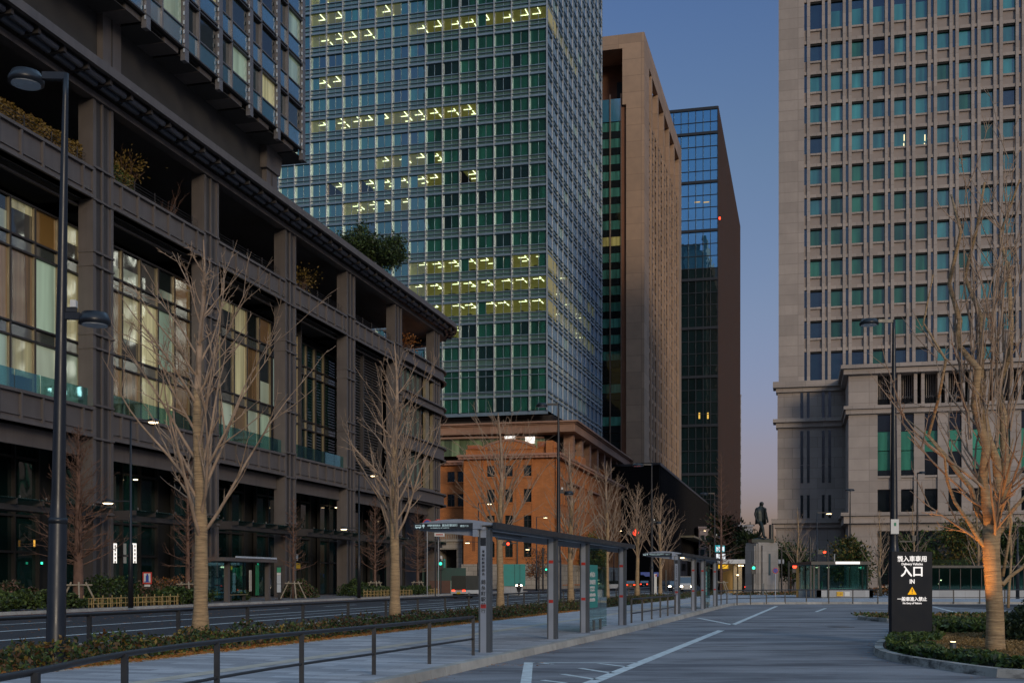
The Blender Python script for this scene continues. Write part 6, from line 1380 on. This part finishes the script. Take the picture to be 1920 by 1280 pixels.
for px, hh, mn in ((827,1.3,'white'),(833,.9,'teal')): c = at(px, 139); tag(MB(m=M[mn]).tube([(c.x,139,zy(1064,140)),(c.x,139,zy(1064,140)+hh),(c.x,139,zy(1064,140)+hh+.15)], [.16,.16,.06], 10).build('flag_cover'), {'white':'slim white roll standing above the green screen','teal':'slim teal roll standing above the green screen'}[mn], 'roll')
# teal hoarding
s0_, s1_ = at(944, 123).x, at(985, 123).x; t = thing('hoarding_box', ((s0_+s1_)/2, 124, .0), 'teal sheeted box on a pale concrete base in front of the orange building', 'hoarding'); MB(m=M['teal']).box(s0_, s1_, 123, 126, zy(1098,123), zy(1057,123)).build('sheeting', t); MB(m=gw_).box(s0_-.1, s1_-.25, 123.1, 126, 0, zy(1098,123)-.003).build('base', t)
m = MB(m=mat('teal_seam', (.02,.13,.12), .6))
for px in (965, 975): x = at(px,123).x; m.box(x-.03, x+.03, 122.97, 122.998, zy(1098,123), zy(1057,123))
m.build('seam', t)
# ================================================================ vehicles
def vehicle(name, loc, rz, label, L, Wd, prof, glassprof, paint, cat='car', group=None, tail=False, headl=False, wheels=(.2,.8), wr=.31):
    t = thing(name, loc, label, cat, group, rz); m = MB(m=paint)   # local x forward, y left; outline in (x, z)
    def ex(mb, pr, y0, y1): n = len(pr); tt = tessellate_polygon([[Vector((p[0], p[1], 0)) for p in pr]]); vs = [(p[0], y0, p[1]) for p in pr]+[(p[0], y1, p[1]) for p in pr]; mb.add(vs, [tuple(f) for f in tt]+[tuple(n+i for i in f) for f in tt]+[(i,(i+1)%n,n+(i+1)%n,n+i) for i in range(n)])
    ex(m, prof, -Wd/2, Wd/2); m.build('body', t, True)
    g_ = MB(m=gCd); ex(g_, glassprof, -Wd/2+.08, Wd/2-.08); gi = g_.build('window', t, True); m = MB(m=paint); zt = max(p[1] for p in glassprof); xs = [p[0] for p in glassprof if p[1] > zt-.02]; m.box(min(xs)-.05, max(xs)+.05, -Wd/2+.06, Wd/2-.06, zt, zt+.04); m.build('roof', t, True)
    for fx in wheels:
        for y in (-Wd/2+.1, Wd/2-.1): w = MB(m=M['rubber']); x = -L/2+L*fx; w.tube([(x,y-.1,wr),(x,y+.1,wr)], wr, 16); wo = w.build('wheel', t, True); r_ = MB(m=M['chrome']); r_.tube([(x,y-.11,wr),(x,y+.11,wr)], wr*.55, 12); r_.build('rim', wo, True)
    for y in (-Wd/2+.22, Wd/2-.22):
        l = MB(m=M['head'] if headl else M['lampoff']); l.box(L/2-.03, L/2+.02, y-.13, y+.13, .6, .78); l.build('headlight', t, True); l = MB(m=M['red_l'] if tail else M['red']); l.box(-L/2-.02, -L/2+.03, y-.14, y+.14, .62, .78); l.build('taillight', t, True)
    p = MB(m=M['yellow'] if 'truck' in name else M['white']); p.box(-L/2-.03, -L/2-.01, -.17, .17, .40, .56); p.box(L/2+.01, L/2+.03, -.17, .17, .38, .54); p.build('number_plate', t, True); return t
def car_prof(L): return [(-L/2,.3),(L/2,.28),(L/2,.62),(L/2-.3,.78),(L*.2,.92),(-L*.42,.95),(-L/2,.85)], [(L*.24,.9),(L*.09,1.42),(-L*.26,1.44),(-L*.41,.93)]
silver = mat('silver_paint', (.42,.44,.46), .3, .4, .03); dkp_ = mat('dark_car_paint', (.03,.03,.035), .25, .3, .05); orp = mat('orange_taxi_and_glow_paint', (.35,.12,.02), .35, .2, .05)
HD = math.pi/2-TH
def car(px, py, rz, label, paint, tail=False, headl=False, L=4.4, name='parked_car'): a, b = car_prof(L); p = gp(px, py); return vehicle(name, p, rz, label, L, 1.72, a, b, paint, 'car', 'cars on the avenue', tail, headl)
car(1144, 1106, math.pi-TH*.5, 'silver hatchback seen side on behind the glass screen', silver, L=4.6); car(1180, 1103, HD+.25, 'dark car with red tail lights and an orange glow between the trees', orp, tail=True); car(1210, 1101, HD, 'dark car with red tail lights left of the black lamp post', dkp_, tail=True)  # the dark car's orange glow is put into its paint colour
car(1268, 1108, HD+math.pi, 'car with glaring headlights facing the camera left of the white van', dkp_, headl=True); car(1375, 1109, HD+1.2, 'light coloured taxi under the flat gateway roof', orp)
p = gp(1287, 1108); vehicle('white_van', p, HD+math.pi+.1, 'white delivery van with lit headlights facing the camera', 4.6, 1.8, [(-2.3,.3),(2.3,.3),(2.3,.85),(2.0,1.1),(1.6,1.2),(-2.3,1.2)], [(1.95,1.1),(1.5,1.95),(-2.2,2.0),(-2.25,1.15)], mat('van_white', (.5,.48,.45), .4, 0, .05), 'van', None, headl=True)
p = gp(880, 1121); kt = vehicle('kei_truck', p, HD-.28, 'small white pickup truck with dark canvas hood and red tail lights', 3.4, 1.48, [(-1.7,.42),(1.7,.42),(1.7,.9),(1.62,1.05),(.75,1.05),(.7,.72),(-1.7,.72)], [(1.62,1.03),(1.35,1.72),(.78,1.74),(.76,1.04)], M['white'], 'truck', None, tail=True, wheels=(.14,.86), wr=.27)
m = MB(m=mat('canvas_hood', (.055,.055,.045), .9, 0, .15, 2)); m.box(-1.72,.62,-.73,.73,.74,1.86); m.box(-1.68,.58,-.70,.70,1.86,1.93); m.build('canvas_hood', kt, True); m = MB(m=M['black']); m.box(-1.5,-1.3,-.5,.5,.2,.42); m.box(-.9,.6,-.45,.45,.3,.42); m.build('chassis', kt, True); m = MB(m=M['red']); m.box(-1.74,-1.72,-.72,.72,.73,.77); m.build('stripe', kt, True)
# motor scooter
p = at(973, 119); t = thing('motor_scooter', (p.x, p.y, 0), 'dark motor scooter with two lit lamps facing the camera before the teal box', 'scooter'); m = MB(m=M['black']); m.lathe((0,0,0), [(.16,.35),(.2,.6),(.28,.85),(.26,1.05),(.1,1.25)], 10); m.box(-.14,.14,.1,1.3,.45,.75); m.build('body', t, True)
m = MB(m=M['head']); 
for x in (-.23,.23): m.tube([(x,-.3,1.02),(x,-.27,1.02)], .085, 10)
m.build('headlight', t, True); m = MB(m=M['black']); m.tube([(-.38,0,1.15),(.38,0,1.15)], .025, 6); m.box(-.3,.3,-.28,-.0,.95,1.1); m.build('handlebar', t, True)
for y in (-.1, 1.2): m = MB(m=M['rubber']); m.tube([(-.06,y,.28),(.06,y,.28)], .28, 14); m.build('wheel', t, True)
# cones, barriers
def cone(p, lab): 
    t = thing('traffic_cone', p, lab, 'traffic cone', 'red and white traffic cones'); m = MB(m=M['red']); m.tube([(0,0,.04),(0,0,.25)], [.17,.12], 10); m.tube([(0,0,.45),(0,0,.72)], [.085,.03], 10); m.box(-.2,.2,-.2,.2,0,.04); m.build('body', t, True); m = MB(m=M['white']); m.tube([(0,0,.25),(0,0,.45)], [.12,.085], 10); m.build('white_band', t, True); l = MB(m=M['red_l']); l.tube([(0,0,.72),(0,0,.82)], .05, 8); l.build('lamp', t, True); return t
for px, py, lab in [(1331,1110,'traffic cone at the left end of the row behind the far shelter'),(1343,1111,'traffic cone beside the lamp post base'),(1360,1111,'traffic cone between the first two orange barriers'),(1376,1112,'traffic cone in front of the gateway column'),(1397,1112,'traffic cone nearest the plinth'),(1503,1111,'traffic cone right of the lit bare tree'),(1643,1110,'traffic cone beside the subway entrance wall')]: p = gp(px, py); cone(p, lab)
def barrier(px, py, lab):
    p = gp(px, py); t = thing('barrier_board', p, lab, 'barrier', 'orange site barriers'); m = MB(m=mat('barrier_orange', (.50,.13,.02), .6) if 'barrier_orange' not in bpy.data.materials else bpy.data.materials['barrier_orange']); m.box(-.65,.65,-.02,.02,.55,1.0); m.build('board', t, True); m = MB(m=M['white']); m.box(-.65,-.6,-.2,.2,0,1.05); m.box(.6,.65,-.2,.2,0,1.05); m.box(-.6,.6,-.03,.03,.2,.26)
    for k in range(5): m.box(-.5+.24*k,-.42+.24*k,-.03,-.021,.56,.99)
    m.build('frame', t, True)
for px, py, lab in [(1351,1110,'orange and white barrier left of the gateway opening'),(1368,1110,'orange and white barrier in the middle of the gateway'),(1388,1110,'orange and white barrier beside the plinth'),(1511,1112,'orange barrier left of the subway entrance'),(1655,1110,'orange barrier beside the black delivery sign'),(1668,1110,'orange barrier partly hidden by the black delivery sign')]: barrier(px, py, lab)
tag(MB(m=gs).box(at(1415,113).x-.1, at(1415,113).x+.1, 113, 113.15, .14, 1.2).build('stone_bollard'), 'short stone bollard in front of the left face of the plinth', 'bollard'); c = at(1431, 111); tag(MB(m=M['alumdk']).box(c.x-.1, c.x+.1, c.y, c.y+.1, .14, 1.25).build('bollard'), 'short dark bollard in front of the plinth corner', 'bollard')
bb_ = at(1600, 118); blob('bush', (at(1665,104).x, 108, .1), 4.5, 1, .8, 2500, .1, [M['leafdk'], M['leafor']], 'low dark bush beside the subway entrance wall', 'bush', 131)
blob('bush', (at(1490,108).x, 112, .1), 5.5, 1, .35, 2500, .08, [M['leafdk'], M['leafor'], M['leaf']], 'low leafy planting at the foot of the lit bare tree', 'bush', 132)
SC.cycles.use_denoising = True
